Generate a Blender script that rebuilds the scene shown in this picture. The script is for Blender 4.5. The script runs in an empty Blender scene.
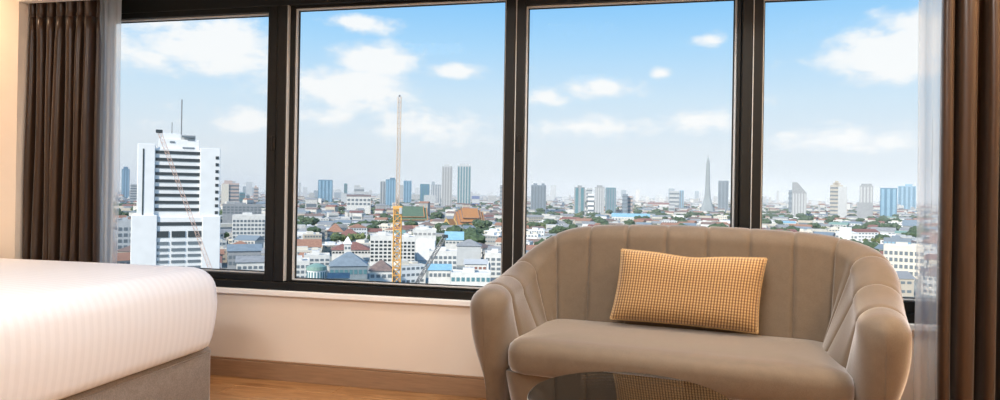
import bpy, bmesh, math, random
from mathutils import Vector, Matrix
random.seed(11)
S = bpy.context.scene
C = S.collection

# ------------------------------------------------------------------ camera
TH, PITCH, ROLL, CY, F, HC = .2133, .0012, .0165, 192.93, 650.0, 1.05
fw = Vector((-math.sin(TH)*math.cos(PITCH), math.cos(TH)*math.cos(PITCH), math.sin(PITCH)))
r0 = Vector((math.cos(TH), math.sin(TH), 0)); u0 = r0.cross(fw)
RT = math.cos(ROLL)*r0 + math.sin(ROLL)*u0
UP = -math.sin(ROLL)*r0 + math.cos(ROLL)*u0
CAM = Vector((0, 0, HC))
cd = bpy.data.cameras.new('camera'); co = bpy.data.objects.new('camera', cd); C.objects.link(co)
M3 = Matrix((RT, UP, -fw)).transposed()
co.matrix_world = Matrix.Translation(CAM) @ M3.to_4x4()
cd.sensor_fit = 'HORIZONTAL'; cd.sensor_width = 36; cd.lens = 36*F/1000
cd.shift_y = (CY-200)/1000; cd.clip_start = .05; cd.clip_end = 60000
S.camera = co

def ray(x, y): return fw + RT*((x-500)/F) - UP*((y-CY)/F)
def at_depth(x, y, d): return CAM + ray(x, y)*d        # a point d metres in front of the lens plane
def on_z(x, y, z):
    d = ray(x, y); return CAM + d*((z-HC)/d.z)

# ------------------------------------------------------------------ view, sky, sun
vs = S.view_settings
vs.view_transform = 'Standard'; vs.look = 'None'; vs.exposure = 0.0; vs.gamma = 1.0; vs.use_curve_mapping = False
SKY = 1.0
def build_world():
    w = bpy.data.worlds.new('sky'); S.world = w; w.use_nodes = True
    nt = w.node_tree; N = nt.nodes; L = nt.links; N.clear()
    out = N.new('ShaderNodeOutputWorld'); bg = N.new('ShaderNodeBackground')
    L.new(bg.outputs[0], out.inputs[0]); bg.inputs[1].default_value = SKY
    tc = N.new('ShaderNodeTexCoord'); sep = N.new('ShaderNodeSeparateXYZ'); L.new(tc.outputs['Generated'], sep.inputs[0])
    def math_(op, a, b=None, clamp=False):
        m = N.new('ShaderNodeMath'); m.operation = op; m.use_clamp = clamp
        for i, v in ((0, a), (1, b)):
            if v is None: continue
            if isinstance(v, (int, float)): m.inputs[i].default_value = v
            else: L.new(v, m.inputs[i])
        return m.outputs[0]
    ramp = N.new('ShaderNodeValToRGB'); L.new(math_('MAXIMUM', sep.outputs[2], 0), ramp.inputs[0])
    st = [(0, (.76, .82, .87)), (.07, (.76, .84, .91)), (.14, (.64, .81, .95)), (.22, (.42, .71, .99)), (.30, (.23, .58, .99)), (.55, (.16, .42, .86)), (1, (.10, .30, .72))]
    cr = ramp.color_ramp
    while len(cr.elements) < len(st): cr.elements.new(.5)
    for e, (p, c) in zip(cr.elements, st): e.position = p; e.color = (*c, 1)
    # clouds: azimuth / elevation coordinates, lumps where this sky has its cumulus, noise cover everywhere
    az = math_('ARCTAN2', sep.outputs[0], sep.outputs[1]); el = math_('ARCSINE', sep.outputs[2])
    cv = N.new('ShaderNodeCombineXYZ'); L.new(az, cv.inputs[0]); L.new(math_('MULTIPLY', el, 1.7), cv.inputs[1])
    def noise(scale, detail, rough, off):
        mp = N.new('ShaderNodeMapping'); mp.inputs['Location'].default_value = off; L.new(cv.outputs[0], mp.inputs[0])
        n = N.new('ShaderNodeTexNoise'); n.inputs['Scale'].default_value = scale; n.inputs['Detail'].default_value = detail
        n.inputs['Roughness'].default_value = rough; L.new(mp.outputs[0], n.inputs['Vector']); return n.outputs[0]
    n1 = noise(9, 6, .55, (3.1, 1.7, 0)); n2 = noise(26, 5, .6, (.4, 5.2, 0)); n3 = noise(5.5, 7, .55, (8.3, 2.2, 1))
    lump = math_('ADD', math_('MULTIPLY', math_('SUBTRACT', n1, .5), 1.5), math_('MULTIPLY', math_('SUBTRACT', n2, .5), 1.1))
    mask = None
    # pixel centre and half-size of each cumulus, turned into azimuth/elevation; strength
    for (x, y, hx, hy, k) in [(222, 48, 62, 24, 1.15), (150, 60, 22, 10, .8), (150, 20, 40, 12, .8), (350, 88, 62, 22, 1.1), (372, 62, 40, 16, 1.0), (358, 23, 34, 9, .9), (455, 72, 26, 8, .8),
                               (606, 88, 36, 11, 1.0), (545, 98, 24, 8, .7), (662, 73, 10, 6, .8), (712, 40, 14, 6, .6), (600, 128, 70, 13, .75), (700, 122, 40, 12, .7), (430, 130, 70, 18, .75), (250, 122, 30, 14, .8), (320, 118, 40, 14, .7),
                               (894, 52, 56, 25, 1.25), (940, 38, 60, 26, 1.25), (850, 138, 60, 14, .65), (60, 40, 60, 24, 1.1), (1060, 60, 50, 20, 1.0)]:
        d = ray(x, y).normalized(); a0 = math.atan2(d.x, d.y); e0 = math.asin(d.z)
        sx = hx/F*1.12; sy = hy/F*1.12
        dx = math_('DIVIDE', math_('SUBTRACT', az, a0), sx); dy = math_('DIVIDE', math_('SUBTRACT', el, e0), sy)
        # flatter undersides: stretch the lower half less
        dist = math_('SQRT', math_('ADD', math_('MULTIPLY', dx, dx), math_('MULTIPLY', dy, dy)))
        m = math_('MULTIPLY', math_('SUBTRACT', 1.15, dist), k)
        mask = m if mask is None else math_('MAXIMUM', mask, m)
    wide = math_('MULTIPLY', math_('SUBTRACT', n3, .57), 3.0)        # scattered cover in the rest of the sky
    mask = math_('MAXIMUM', mask, math_('SUBTRACT', wide, .25))
    dens = math_('ADD', mask, lump)
    mr = N.new('ShaderNodeMapRange'); mr.interpolation_type = 'SMOOTHSTEP'; L.new(dens, mr.inputs[0])
    mr.inputs[1].default_value = -.05; mr.inputs[2].default_value = .75
    cc = N.new('ShaderNodeValToRGB'); L.new(math_('ADD', math_('MULTIPLY', n2, .6), math_('MULTIPLY', dens, .5)), cc.inputs[0])
    cc.color_ramp.elements[0].position = .25; cc.color_ramp.elements[0].color = (.80, .87, .95, 1)
    cc.color_ramp.elements[1].position = .62; cc.color_ramp.elements[1].color = (1.0, 1.0, 1.0, 1)
    mix = N.new('ShaderNodeMix'); mix.data_type = 'RGBA'
    L.new(math_('MULTIPLY', mr.outputs[0], .93), mix.inputs[0]); L.new(ramp.outputs[0], mix.inputs[6]); L.new(cc.outputs[0], mix.inputs[7])
    L.new(mix.outputs[2], bg.inputs[0])
build_world()
sun = bpy.data.lights.new('sun', 'SUN'); so = bpy.data.objects.new('sun', sun); C.objects.link(so)
sun.energy = 5.4; sun.angle = .02; sun.color = (1, .93, .83)
so.rotation_euler = (math.radians(57), 0, math.radians(-24))      # high, behind the building, from the left
# ------------------------------------------------------------------ helpers
MATS = {}
def principled(name):
    m = bpy.data.materials.new(name); m.use_nodes = True
    return m, m.node_tree, m.node_tree.nodes['Principled BSDF']
def mat(name, col, rough=.6, var=0., scale=20., metal=0., bump=0., sheen=0., spec=.5, stretch=None, coat=0):
    if name in MATS: return MATS[name]
    m, nt, b = principled(name)
    b.inputs['Base Color'].default_value = (*col, 1); b.inputs['Roughness'].default_value = rough; b.inputs['Metallic'].default_value = metal
    b.inputs['Specular IOR Level'].default_value = spec
    if sheen: b.inputs['Sheen Weight'].default_value = sheen; b.inputs['Sheen Roughness'].default_value = .4
    if coat: b.inputs['Coat Weight'].default_value = coat
    if var or bump:
        tc = nt.nodes.new('ShaderNodeTexCoord'); mp = nt.nodes.new('ShaderNodeMapping'); n = nt.nodes.new('ShaderNodeTexNoise')
        if stretch: mp.inputs['Scale'].default_value = stretch
        n.inputs['Scale'].default_value = scale; n.inputs['Detail'].default_value = 5
        nt.links.new(tc.outputs['Object'], mp.inputs[0]); nt.links.new(mp.outputs[0], n.inputs['Vector'])
        if var:
            r = nt.nodes.new('ShaderNodeValToRGB'); r.color_ramp.elements[0].position = .3; r.color_ramp.elements[1].position = .7
            r.color_ramp.elements[0].color = (*[c*(1-var) for c in col], 1); r.color_ramp.elements[1].color = (*[min(1, c*(1+var)) for c in col], 1)
            nt.links.new(n.outputs[0], r.inputs[0]); nt.links.new(r.outputs[0], b.inputs['Base Color'])
        if bump:
            bp = nt.nodes.new('ShaderNodeBump'); bp.inputs['Strength'].default_value = bump; bp.inputs['Distance'].default_value = .004
            nt.links.new(n.outputs[0], bp.inputs['Height']); nt.links.new(bp.outputs[0], b.inputs['Normal'])
    MATS[name] = m; return m

def mesh_obj(name, verts, faces, m, parent=None, smooth=False):
    me = bpy.data.meshes.new(name); me.from_pydata([tuple(v) for v in verts], [], faces); me.update()
    if smooth: me.polygons.foreach_set('use_smooth', [True]*len(me.polygons))
    return link(name, me, m, parent)
def link(name, me, m, parent=None, loc=None):
    o = bpy.data.objects.new(name, me); C.objects.link(o)
    if m and not me.materials:
        for q in (m if isinstance(m, (list, tuple)) else [m]): me.materials.append(q)
    if parent: o.parent = parent
    if loc: o.location = loc
    return o
def empty(name, loc=(0, 0, 0), rz=0):
    o = bpy.data.objects.new(name, None); C.objects.link(o); o.location = loc; o.rotation_euler = (0, 0, rz); o.empty_display_size = .1; return o
def tag(o, label, cat, group=None, kind=None):
    if label: o['label'] = label
    if cat: o['category'] = cat
    if group: o['group'] = group
    if kind: o['kind'] = kind
    return o
def struct(o, label=None, cat=None):
    o['kind'] = 'structure'
    if label: o['label'] = label
    if cat: o['category'] = cat
    return o
class MB:
    """collects boxes, bars, prisms, lofts into one mesh"""
    def __init__(s): s.v = []; s.f = []; s.mi = []; s.cur = 0
    def add(s, vs, fs):
        k = len(s.v); s.v += [tuple(v) for v in vs]; s.f += [[i+k for i in f] for f in fs]; s.mi += [s.cur]*len(fs); return s
    def box(s, x0, x1, y0, y1, z0, z1):
        v = [(x, y, z) for z in (z0, z1) for x, y in ((x0, y0), (x1, y0), (x1, y1), (x0, y1))]
        return s.add(v, [(3, 2, 1, 0), (4, 5, 6, 7), (0, 1, 5, 4), (1, 2, 6, 5), (2, 3, 7, 6), (3, 0, 4, 7)])
    def bbox(s, x0, x1, y0, y1, z0, z1, b):
        """box with chamfered edges"""
        v = []; f = []
        def ring(ix, iy, z): return [(x0+ix, y0+iy+b, z), (x0+ix+b, y0+iy, z), (x1-ix-b, y0+iy, z), (x1-ix, y0+iy+b, z), (x1-ix, y1-iy-b, z), (x1-ix-b, y1-iy, z), (x0+ix+b, y1-iy, z), (x0+ix, y1-iy-b, z)]
        for R in (ring(b, b, z0), ring(0, 0, z0+b), ring(0, 0, z1-b), ring(b, b, z1)): v += R
        f.append(list(range(7, -1, -1))); f.append(list(range(24, 32)))
        for k in range(3):
            for i in range(8): f.append((k*8+i, k*8+(i+1) % 8, k*8+8+(i+1) % 8, k*8+8+i))
        return s.add(v, f)
    def bar(s, p, q, r, n=4):
        p = Vector(p); q = Vector(q); d = (q-p).normalized(); a = d.orthogonal().normalized(); b = d.cross(a)
        v = []
        for c in (p, q):
            for i in range(n):
                t = 2*math.pi*(i+.5)/n; v.append(c + a*(r*math.cos(t)) + b*(r*math.sin(t)))
        return s.add(v, [list(range(n-1, -1, -1)), list(range(n, 2*n))] + [(i, (i+1) % n, n+(i+1) % n, n+i) for i in range(n)])
    def loft(s, rings, cap0=True, cap1=True):
        n = len(rings[0]); v = [p for R in rings for p in R]; f = []
        for k in range(len(rings)-1):
            for i in range(n): f.append((k*n+i, k*n+(i+1) % n, (k+1)*n+(i+1) % n, (k+1)*n+i))
        if cap0: f.append(list(range(n-1, -1, -1)))
        if cap1: f.append(list(range((len(rings)-1)*n, len(rings)*n)))
        return s.add(v, f)
    def gable(s, x0, x1, y0, y1, z0, z1, over=.6):
        """pitched roof, ridge along x"""
        a, b, c, d = x0-over, x1+over, y0-over, y1+over; ym = (c+d)/2
        v = [(a, c, z0), (b, c, z0), (b, d, z0), (a, d, z0), (a, ym, z1), (b, ym, z1)]
        return s.add(v, [(0, 1, 5, 4), (2, 3, 4, 5), (1, 2, 5), (3, 0, 4), (3, 2, 1, 0)])
    def hip(s, x0, x1, y0, y1, z0, z1, over=.6):
        a, b, c, d = x0-over, x1+over, y0-over, y1+over; ym = (c+d)/2; k = min((d-c)/2, (b-a)/2*.9)
        v = [(a, c, z0), (b, c, z0), (b, d, z0), (a, d, z0), (a+k, ym, z1), (b-k, ym, z1)]
        return s.add(v, [(0, 1, 5, 4), (2, 3, 4, 5), (1, 2, 5), (3, 0, 4), (3, 2, 1, 0)])
    def mesh(s, name, smooth=False):
        me = bpy.data.meshes.new(name); me.from_pydata(s.v, [], s.f); me.update()
        if max(s.mi, default=0): me.polygons.foreach_set('material_index', s.mi)
        if smooth: me.polygons.foreach_set('use_smooth', [True]*len(me.polygons))
        return me
    def build(s, name, m, parent=None, smooth=False): return link(name, s.mesh(name, smooth), m, parent)
def rrect(cx, cy, hx, hy, R, z, n=8):
    R = min(R, hx*.999, hy*.999); P = []
    for qx, qy, a0 in ((1, 1, 0), (-1, 1, 90), (-1, -1, 180), (1, -1, 270)):
        for i in range(n+1):
            a = math.radians(a0 + 90*i/n); P.append((cx+qx*(hx-R)+R*math.cos(a), cy+qy*(hy-R)+R*math.sin(a), z))
    return P
def circ(cx, cy, r, z, n=48): return [(cx+r*math.cos(2*math.pi*i/n), cy+r*math.sin(2*math.pi*i/n), z) for i in range(n)]
def smooth_by_angle(o, deg=35):
    me = o.data; me.polygons.foreach_set('use_smooth', [True]*len(me.polygons))
    try: me.set_sharp_from_angle(angle=math.radians(deg))
    except Exception: pass
def sstep(a, b, x):
    t = max(0, min(1, (x-a)/(b-a))); return t*t*(3-2*t)

# ------------------------------------------------------------------ materials of the room
WALL = mat('cream_paint', (.82, .725, .62), .75, .02, 3, bump=.05)
CEIL = mat('white_ceiling_paint', (.86, .80, .72), .8, .02, 3)
FRAME = mat('dark_bronze_metal', (.011, .0115, .0108), .42, .1, 30, metal=0., spec=.3)
GASKET = mat('black_rubber', (.006, .006, .006), .6)
BEAD_GLINT = mat('grey_bead_sky_glint', (.60, .61, .60), .35)  # glazing beads, and the strips painted as sky reflection on the posts
SILL = mat('white_sill', (.92, .91, .89), .45)
BASEB = mat('baseboard_wood', (.33, .20, .115), .42, .12, 9, stretch=(1, 12, 12))
BRASS = mat('dark_handle_metal', (.012, .011, .010), .3, metal=.3)

def wood_floor():
    m, nt, b = principled('oak_floor'); N = nt.nodes; L = nt.links
    tc = N.new('ShaderNodeTexCoord'); oi = N.new('ShaderNodeObjectInfo'); ad = N.new('ShaderNodeVectorMath'); ad.operation = 'ADD'
    sc = N.new('ShaderNodeVectorMath'); sc.operation = 'SCALE'; sc.inputs[3].default_value = 13
    cx = N.new('ShaderNodeCombineXYZ'); L.new(oi.outputs['Random'], cx.inputs[0]); L.new(oi.outputs['Random'], cx.inputs[1]); L.new(cx.outputs[0], sc.inputs[0])
    L.new(tc.outputs['Object'], ad.inputs[0]); L.new(sc.outputs[0], ad.inputs[1])
    mp = N.new('ShaderNodeMapping'); mp.inputs['Scale'].default_value = (1.6, 16, 1); L.new(ad.outputs[0], mp.inputs[0])
    n = N.new('ShaderNodeTexNoise'); n.inputs['Scale'].default_value = 2.2; n.inputs['Detail'].default_value = 7; n.inputs['Distortion'].default_value = 1.1; L.new(mp.outputs[0], n.inputs['Vector'])
    r = N.new('ShaderNodeValToRGB'); L.new(n.outputs[0], r.inputs[0])
    r.color_ramp.elements[0].position = .3; r.color_ramp.elements[0].color = (.30, .13, .042, 1); r.color_ramp.elements[1].position = .72; r.color_ramp.elements[1].color = (.62, .34, .15, 1)
    hsv = N.new('ShaderNodeHueSaturation'); mr = N.new('ShaderNodeMapRange'); L.new(oi.outputs['Random'], mr.inputs[0]); mr.inputs[3].default_value = .82; mr.inputs[4].default_value = 1.15
    L.new(mr.outputs[0], hsv.inputs['Value']); L.new(r.outputs[0], hsv.inputs['Color']); L.new(hsv.outputs[0], b.inputs['Base Color'])
    b.inputs['Roughness'].default_value = .32
    return m
OAK = wood_floor()

def clear_glass(name, tint=(.97, .985, .98), ior=1.45, refl_rough=0.0):
    m = bpy.data.materials.new(name); m.use_nodes = True; nt = m.node_tree; N = nt.nodes; L = nt.links; N.clear()
    o = N.new('ShaderNodeOutputMaterial'); mx = N.new('ShaderNodeMixShader'); t = N.new('ShaderNodeBsdfTransparent'); g = N.new('ShaderNodeBsdfGlossy'); fr = N.new('ShaderNodeFresnel')
    t.inputs[0].default_value = (*tint, 1); g.inputs['Roughness'].default_value = refl_rough; fr.inputs[0].default_value = ior
    L.new(fr.outputs[0], mx.inputs[0]); L.new(t.outputs[0], mx.inputs[1]); L.new(g.outputs[0], mx.inputs[2]); L.new(mx.outputs[0], o.inputs[0]); return m
PANE = clear_glass('window_glass', (.985, .992, .99), 1.045)

# ------------------------------------------------------------------ room shell
W = 3.26                       # inner face of the window wall
XL, XR, YB, ZC = -4.30, 2.30, -2.74, 2.50
FZ = 0.0
slab = struct(MB().box(XL-.15, XR+.15, YB-.15, W+.25, -.30, -.016).build('floor', OAK), 'honey oak plank floor of the room', 'floor')
pm = MB().bbox(0.0008, 1.1-.0008, .0008, .15-.0008, -.015, 0, .0016).mesh('plank'); ph = MB().bbox(.0008, .55-.0008, .0008, .15-.0008, -.015, 0, .0016).mesh('plank')
for me in (pm, ph): me.materials.append(OAK)
for j in range(40):
    y = YB + .15*j; odd = j % 2
    segs = [(XL+1.1*i, pm) for i in range(6)] if not odd else [(XL, ph)] + [(XL+.55+1.1*i, pm) for i in range(5)] + [(XR-.55, ph)]
    for x, me in segs:
        L_ = 1.1 if me is pm else .55
        if y+.075 > 2.93 and (x+L_ < -3.36 or x > 1.75): continue
        link('plank', me, None, slab, (x, y, FZ))
struct(MB().box(XL-.15, XR+.15, YB-.15, 2.93, ZC, ZC+.15).build('ceiling', CEIL), 'plain pale ceiling of the room', 'ceiling')
struct(MB().box(XL-.15, XL, YB, 2.93, 0, ZC).build('wall_left', WALL), 'cream painted wall behind the bed head', 'wall')
struct(MB().box(XR, XR+.15, YB, 2.93, 0, ZC).build('wall_right', WALL), 'cream painted wall on the right of the room', 'wall')
struct(MB().box(XL-.15, XR+.15, YB-.15, YB, 0, ZC).build('wall_front', WALL), 'cream painted wall behind the viewer', 'wall')
WX0, WX1, SZ, HZ = -3.24, 1.62, .465, 2.16       # window opening
struct(MB().box(-3.36, 1.75, W, W+.22, 0, SZ).build('wall_back', WALL), 'cream wall panel under the wide window', 'wall')
b = MB(); b.box(XL-.15, -3.36, 2.93, W+.25, 0, ZC+.15); b.box(-3.36, WX0, W, W+.22, SZ, 2.42)
struct(b.build('wall_pier_left', WALL), 'warm lit cream wall pier left of the brown curtain', 'wall')
b = MB(); b.box(1.75, XR+.15, 2.93, W+.25, 0, ZC+.15); b.box(WX1, 1.75, W, W+.22, SZ, 2.42)
struct(b.build('wall_pier_right', WALL), 'cream wall pier on the right of the window', 'wall')
b = MB(); b.box(-3.36, 1.75, 2.93, 2.975, 2.065, ZC+.15); b.box(-3.36, 1.75, 2.975, W+.25, 2.42, ZC+.15); b.box(-3.36, 1.75, W, W+.22, HZ, 2.42)
struct(b.build('trim_1', CEIL), 'cream curtain pelmet along the top of the window', 'trim')
b = MB(); b.bbox(-3.36, 1.75, W-.016, W, 0, .094, .002); b.bbox(-3.36, 1.75, W-.011, W, .095, .106, .002)
struct(b.build('baseboard_back', BASEB), 'brown wooden baseboard under the window wall', 'baseboard')
b = MB(); b.bbox(-3.36, 1.75, W-.02, W+.10, SZ, SZ+.030, .004)
struct(b.build('trim_2', SILL), 'white window sill ledge under the dark frame', 'sill')

# window: four bays of dark framed glass
FB = SZ+.030                       # bottom of frame
def bars(name, rects, y0, y1, m, parent, bev=.004):
    for (x0, x1, z0, z1) in rects: MB().bbox(x0, x1, y0, y1, z0, z1, bev).build(name, m, parent)
GY = W+.065                        # glass plane
def bay(n, x0, x1, zb, zt, gx0, gx1, sash, handle, label):
    """x0..x1 the bay opening between posts; gx0..gx1, zb..zt the glass"""
    w = struct(empty('window_%d' % n, ((x0+x1)/2, W, FB)), label, 'window'); k = w.location
    def P(b, nm, m): o = b.build(nm, m, w); o.matrix_parent_inverse = Matrix.Translation(-k); return o
    P(MB().box(gx0-.01, gx1+.01, GY-.003, GY+.003, zb-.01, zt+.01), 'pane', PANE)
    fr0 = W+.012 if sash else W+.03
    for (a, b2, c, d) in ((x0, gx0, FB+.045, zt+.06), (gx1, x1, FB+.045, zt+.06), (gx0, gx1, FB+.045, zb), (gx0, gx1, zt, zt+.06)):
        if b2-a > .004 and d-c > .004: P(MB().bbox(a, b2, fr0, W+.09, c, d, .003), 'sash_rail' if sash else 'frame_rail', FRAME)
    t = .008
    for (a, b2, c, d) in ((gx0, gx0+t, zb, zt), (gx1-t, gx1, zb, zt), (gx0+t, gx1-t, zb, zb+t), (gx0+t, gx1-t, zt-t, zt)):
        P(MB().bbox(a, b2, GY-.03, GY-.004, c, d, .002), 'glazing_bead', BEAD_GLINT)
    for (a, b2, c, d) in ((gx0+t, gx0+t+.006, zb+t, zt-t), (gx1-t-.006, gx1-t, zb+t, zt-t), (gx0+t, gx1-t, zb+t, zb+t+.005), (gx0+t, gx1-t, zt-t-.005, zt-t)):
        P(MB().box(a, b2, GY-.012, GY-.004, c, d), 'gasket', GASKET)
    if n > 1: P(MB().bbox(x0-.001, x0+(.004 if n == 2 else .003), W+.005, W+(.036 if n == 2 else .011), FB+.05, zt+.03, .0015), 'sky_glint_strip', BEAD_GLINT)  # pale strip stands for the sky reflected in the post side
    if handle is not None:
        hz = 1.30; hb = MB(); hb.bbox(handle-.011, handle+.011, fr0-.010, fr0, hz-.03, hz+.05, .003)
        ho = P(hb, 'handle', BRASS)
        h2 = MB(); h2.bbox(handle-.008, handle+.008, fr0-.034, fr0-.010, hz+.005, hz+.025, .003); h2.bbox(handle-.009, handle+.009, fr0-.040, fr0-.028, hz-.075, hz+.03, .003)
        o = h2.build('lever', BRASS, ho)
        o.matrix_parent_inverse = Matrix.Translation(-k)
    return w
bay(1, WX0+.05, -1.990, .578, 2.044, WX0+.11, -2.050, True, -2.003, 'leftmost window bay with the white office tower outside')
bay(2, -1.927, -.690, .550, 2.062, -1.893, -.692, False, None, 'window bay with the yellow crane mast outside')
bay(3, -.637, .457, .592, 2.018, -.590, .440, True, -.612, 'window bay above the left half of the sofa back')
bay(4, .511, WX1-.05, .592, 2.002, .556, WX1-.11, True, None, 'rightmost window bay beside the right sheer curtain')
wf = struct(empty('window_5', (-.8, W, FB)), 'dark bronze metal frame holding the four window bays', 'window frame')
def PF(b, nm):
    o = b.build(nm, FRAME, wf); o.matrix_parent_inverse = Matrix.Translation((.8, -W, -FB))
PF(MB().bbox(WX0, WX1, W+.002, W+.11, FB, FB+.045, .004), 'bottom_rail')
PF(MB().bbox(WX0, WX1, W+.002, W+.11, 2.075, HZ, .004), 'top_rail')
for (a, b2) in ((WX0, WX0+.05), (-1.987, -1.927), (-.690, -.640), (.460, .508), (WX1-.05, WX1)): PF(MB().bbox(a, b2, W+.002, W+.11, FB+.045, 2.075, .004), 'post')
# head rails fill between bays and top rail
for (a, b2, c) in ((WX0+.05, -1.987, 2.10), (-1.927, -.69, 2.108), (-.64, .46, 2.078), (.508, WX1-.05, 2.062)):
    if c < 2.075: PF(MB().bbox(a, b2, W+.006, W+.11, c, 2.075, .003), 'head_rail')

# ------------------------------------------------------------------ fill light: unseen ceiling panels added to brighten the room
FILL_GLOW = bpy.data.materials.new('fill_glow'); FILL_GLOW.use_nodes = True  # glowing face of the added fill panels
_b = FILL_GLOW.node_tree.nodes['Principled BSDF']; _b.inputs['Emission Color'].default_value = (1, .8, .55, 1); _b.inputs['Emission Strength'].default_value = 4
RING = mat('white_metal_ring', (.8, .8, .78), .4)
def fill_panel(x, y, power, label, col=(.95, .975, 1), size=.60, spread=180):  # unseen square panel with area lamp, added as soft fill
    t = tag(empty('ceiling_fill_panel', (x, y, ZC)), label, 'ceiling light', 'unseen fill panels on the ceiling')
    h = size/2; b = MB()
    for q in ((-h-.02, h+.02, -h-.02, -h), (-h-.02, h+.02, h, h+.02), (-h-.02, -h, -h, h), (h, h+.02, -h, h)): b.bbox(*q, -.03, -.001, .003)
    b.build('frame', RING, t)
    MB().box(-h, h, -h, h, -.016, -.002).build('fill_diffuser', FILL_GLOW, t)
    l = bpy.data.lights.new('fill_lamp', 'AREA'); l.shape = 'SQUARE'; l.size = size*.97; l.energy = power; l.color = col; l.spread = math.radians(spread)
    o = bpy.data.objects.new('fill_lamp', l); C.objects.link(o); o.parent = t; o.location = (0, 0, -.032)
FILL = 1.32
fill_panel(-3.75, 2.62, 6.5*FILL, 'unseen warm fill panel above the bed head corner', (1, .66, .40), .3, 110)  # unseen panel standing in for the warm light on the pier
fill_panel(-2.0, .5, 26*FILL, 'added ceiling fill panel above the foot of the bed')
fill_panel(-.5, 1.0, 9*FILL, 'added ceiling fill panel in front of the sofa')
fill_panel(1.5, .9, 9*FILL, 'added ceiling fill panel on the right side of the room')
fill_panel(.15, 2.42, 23*FILL, 'added ceiling fill panel right above the sofa')  # added to brighten the seat and arm tops
fill_panel(-.6, -1.3, 26*FILL, 'added ceiling fill panel behind the viewer')
fill_panel(1.75, 2.25, 27*FILL, 'small unseen warm fill panel beside the right curtain', (1, .70, .40), .3)  # unseen panel standing in for the warm light on the curtain

# ------------------------------------------------------------------ sofa
def fabric(name, c1, c2, sc=420, rough=.85, sheen=.5, spec=.25):
    m, nt, b = principled(name); N = nt.nodes; L = nt.links
    tc = N.new('ShaderNodeTexCoord'); n = N.new('ShaderNodeTexNoise'); n.inputs['Scale'].default_value = sc; n.inputs['Detail'].default_value = 3; L.new(tc.outputs['Object'], n.inputs['Vector'])
    n2 = N.new('ShaderNodeTexNoise'); n2.inputs['Scale'].default_value = 26; n2.inputs['Detail'].default_value = 6; L.new(tc.outputs['Object'], n2.inputs['Vector'])
    ad = N.new('ShaderNodeMath'); ad.operation = 'MULTIPLY_ADD'; ad.inputs[1].default_value = .25; L.new(n2.outputs[0], ad.inputs[0])
    sub = N.new('ShaderNodeMath'); sub.operation = 'MULTIPLY'; sub.inputs[1].default_value = .75; L.new(n.outputs[0], sub.inputs[0]); L.new(sub.outputs[0], ad.inputs[2])
    r = N.new('ShaderNodeValToRGB'); L.new(ad.outputs[0], r.inputs[0]); r.color_ramp.elements[0].position = .38; r.color_ramp.elements[1].position = .62
    r.color_ramp.elements[0].color = (*c1, 1); r.color_ramp.elements[1].color = (*c2, 1); L.new(r.outputs[0], b.inputs['Base Color'])
    bp = N.new('ShaderNodeBump'); bp.inputs['Strength'].default_value = .25; bp.inputs['Distance'].default_value = .002; L.new(n.outputs[0], bp.inputs['Height']); L.new(bp.outputs[0], b.inputs['Normal'])
    b.inputs['Roughness'].default_value = rough; b.inputs['Sheen Weight'].default_value = sheen; b.inputs['Sheen Roughness'].default_value = .38; b.inputs['Specular IOR Level'].default_value = spec
    return m
SOFAF = fabric('taupe_velvet', (.128, .092, .058), (.172, .126, .083), 420, .68, 1.0, .4)
DARKWOOD = mat('dark_walnut_leg', (.07, .04, .022), .4, .2, 12)
SX = .146
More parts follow.
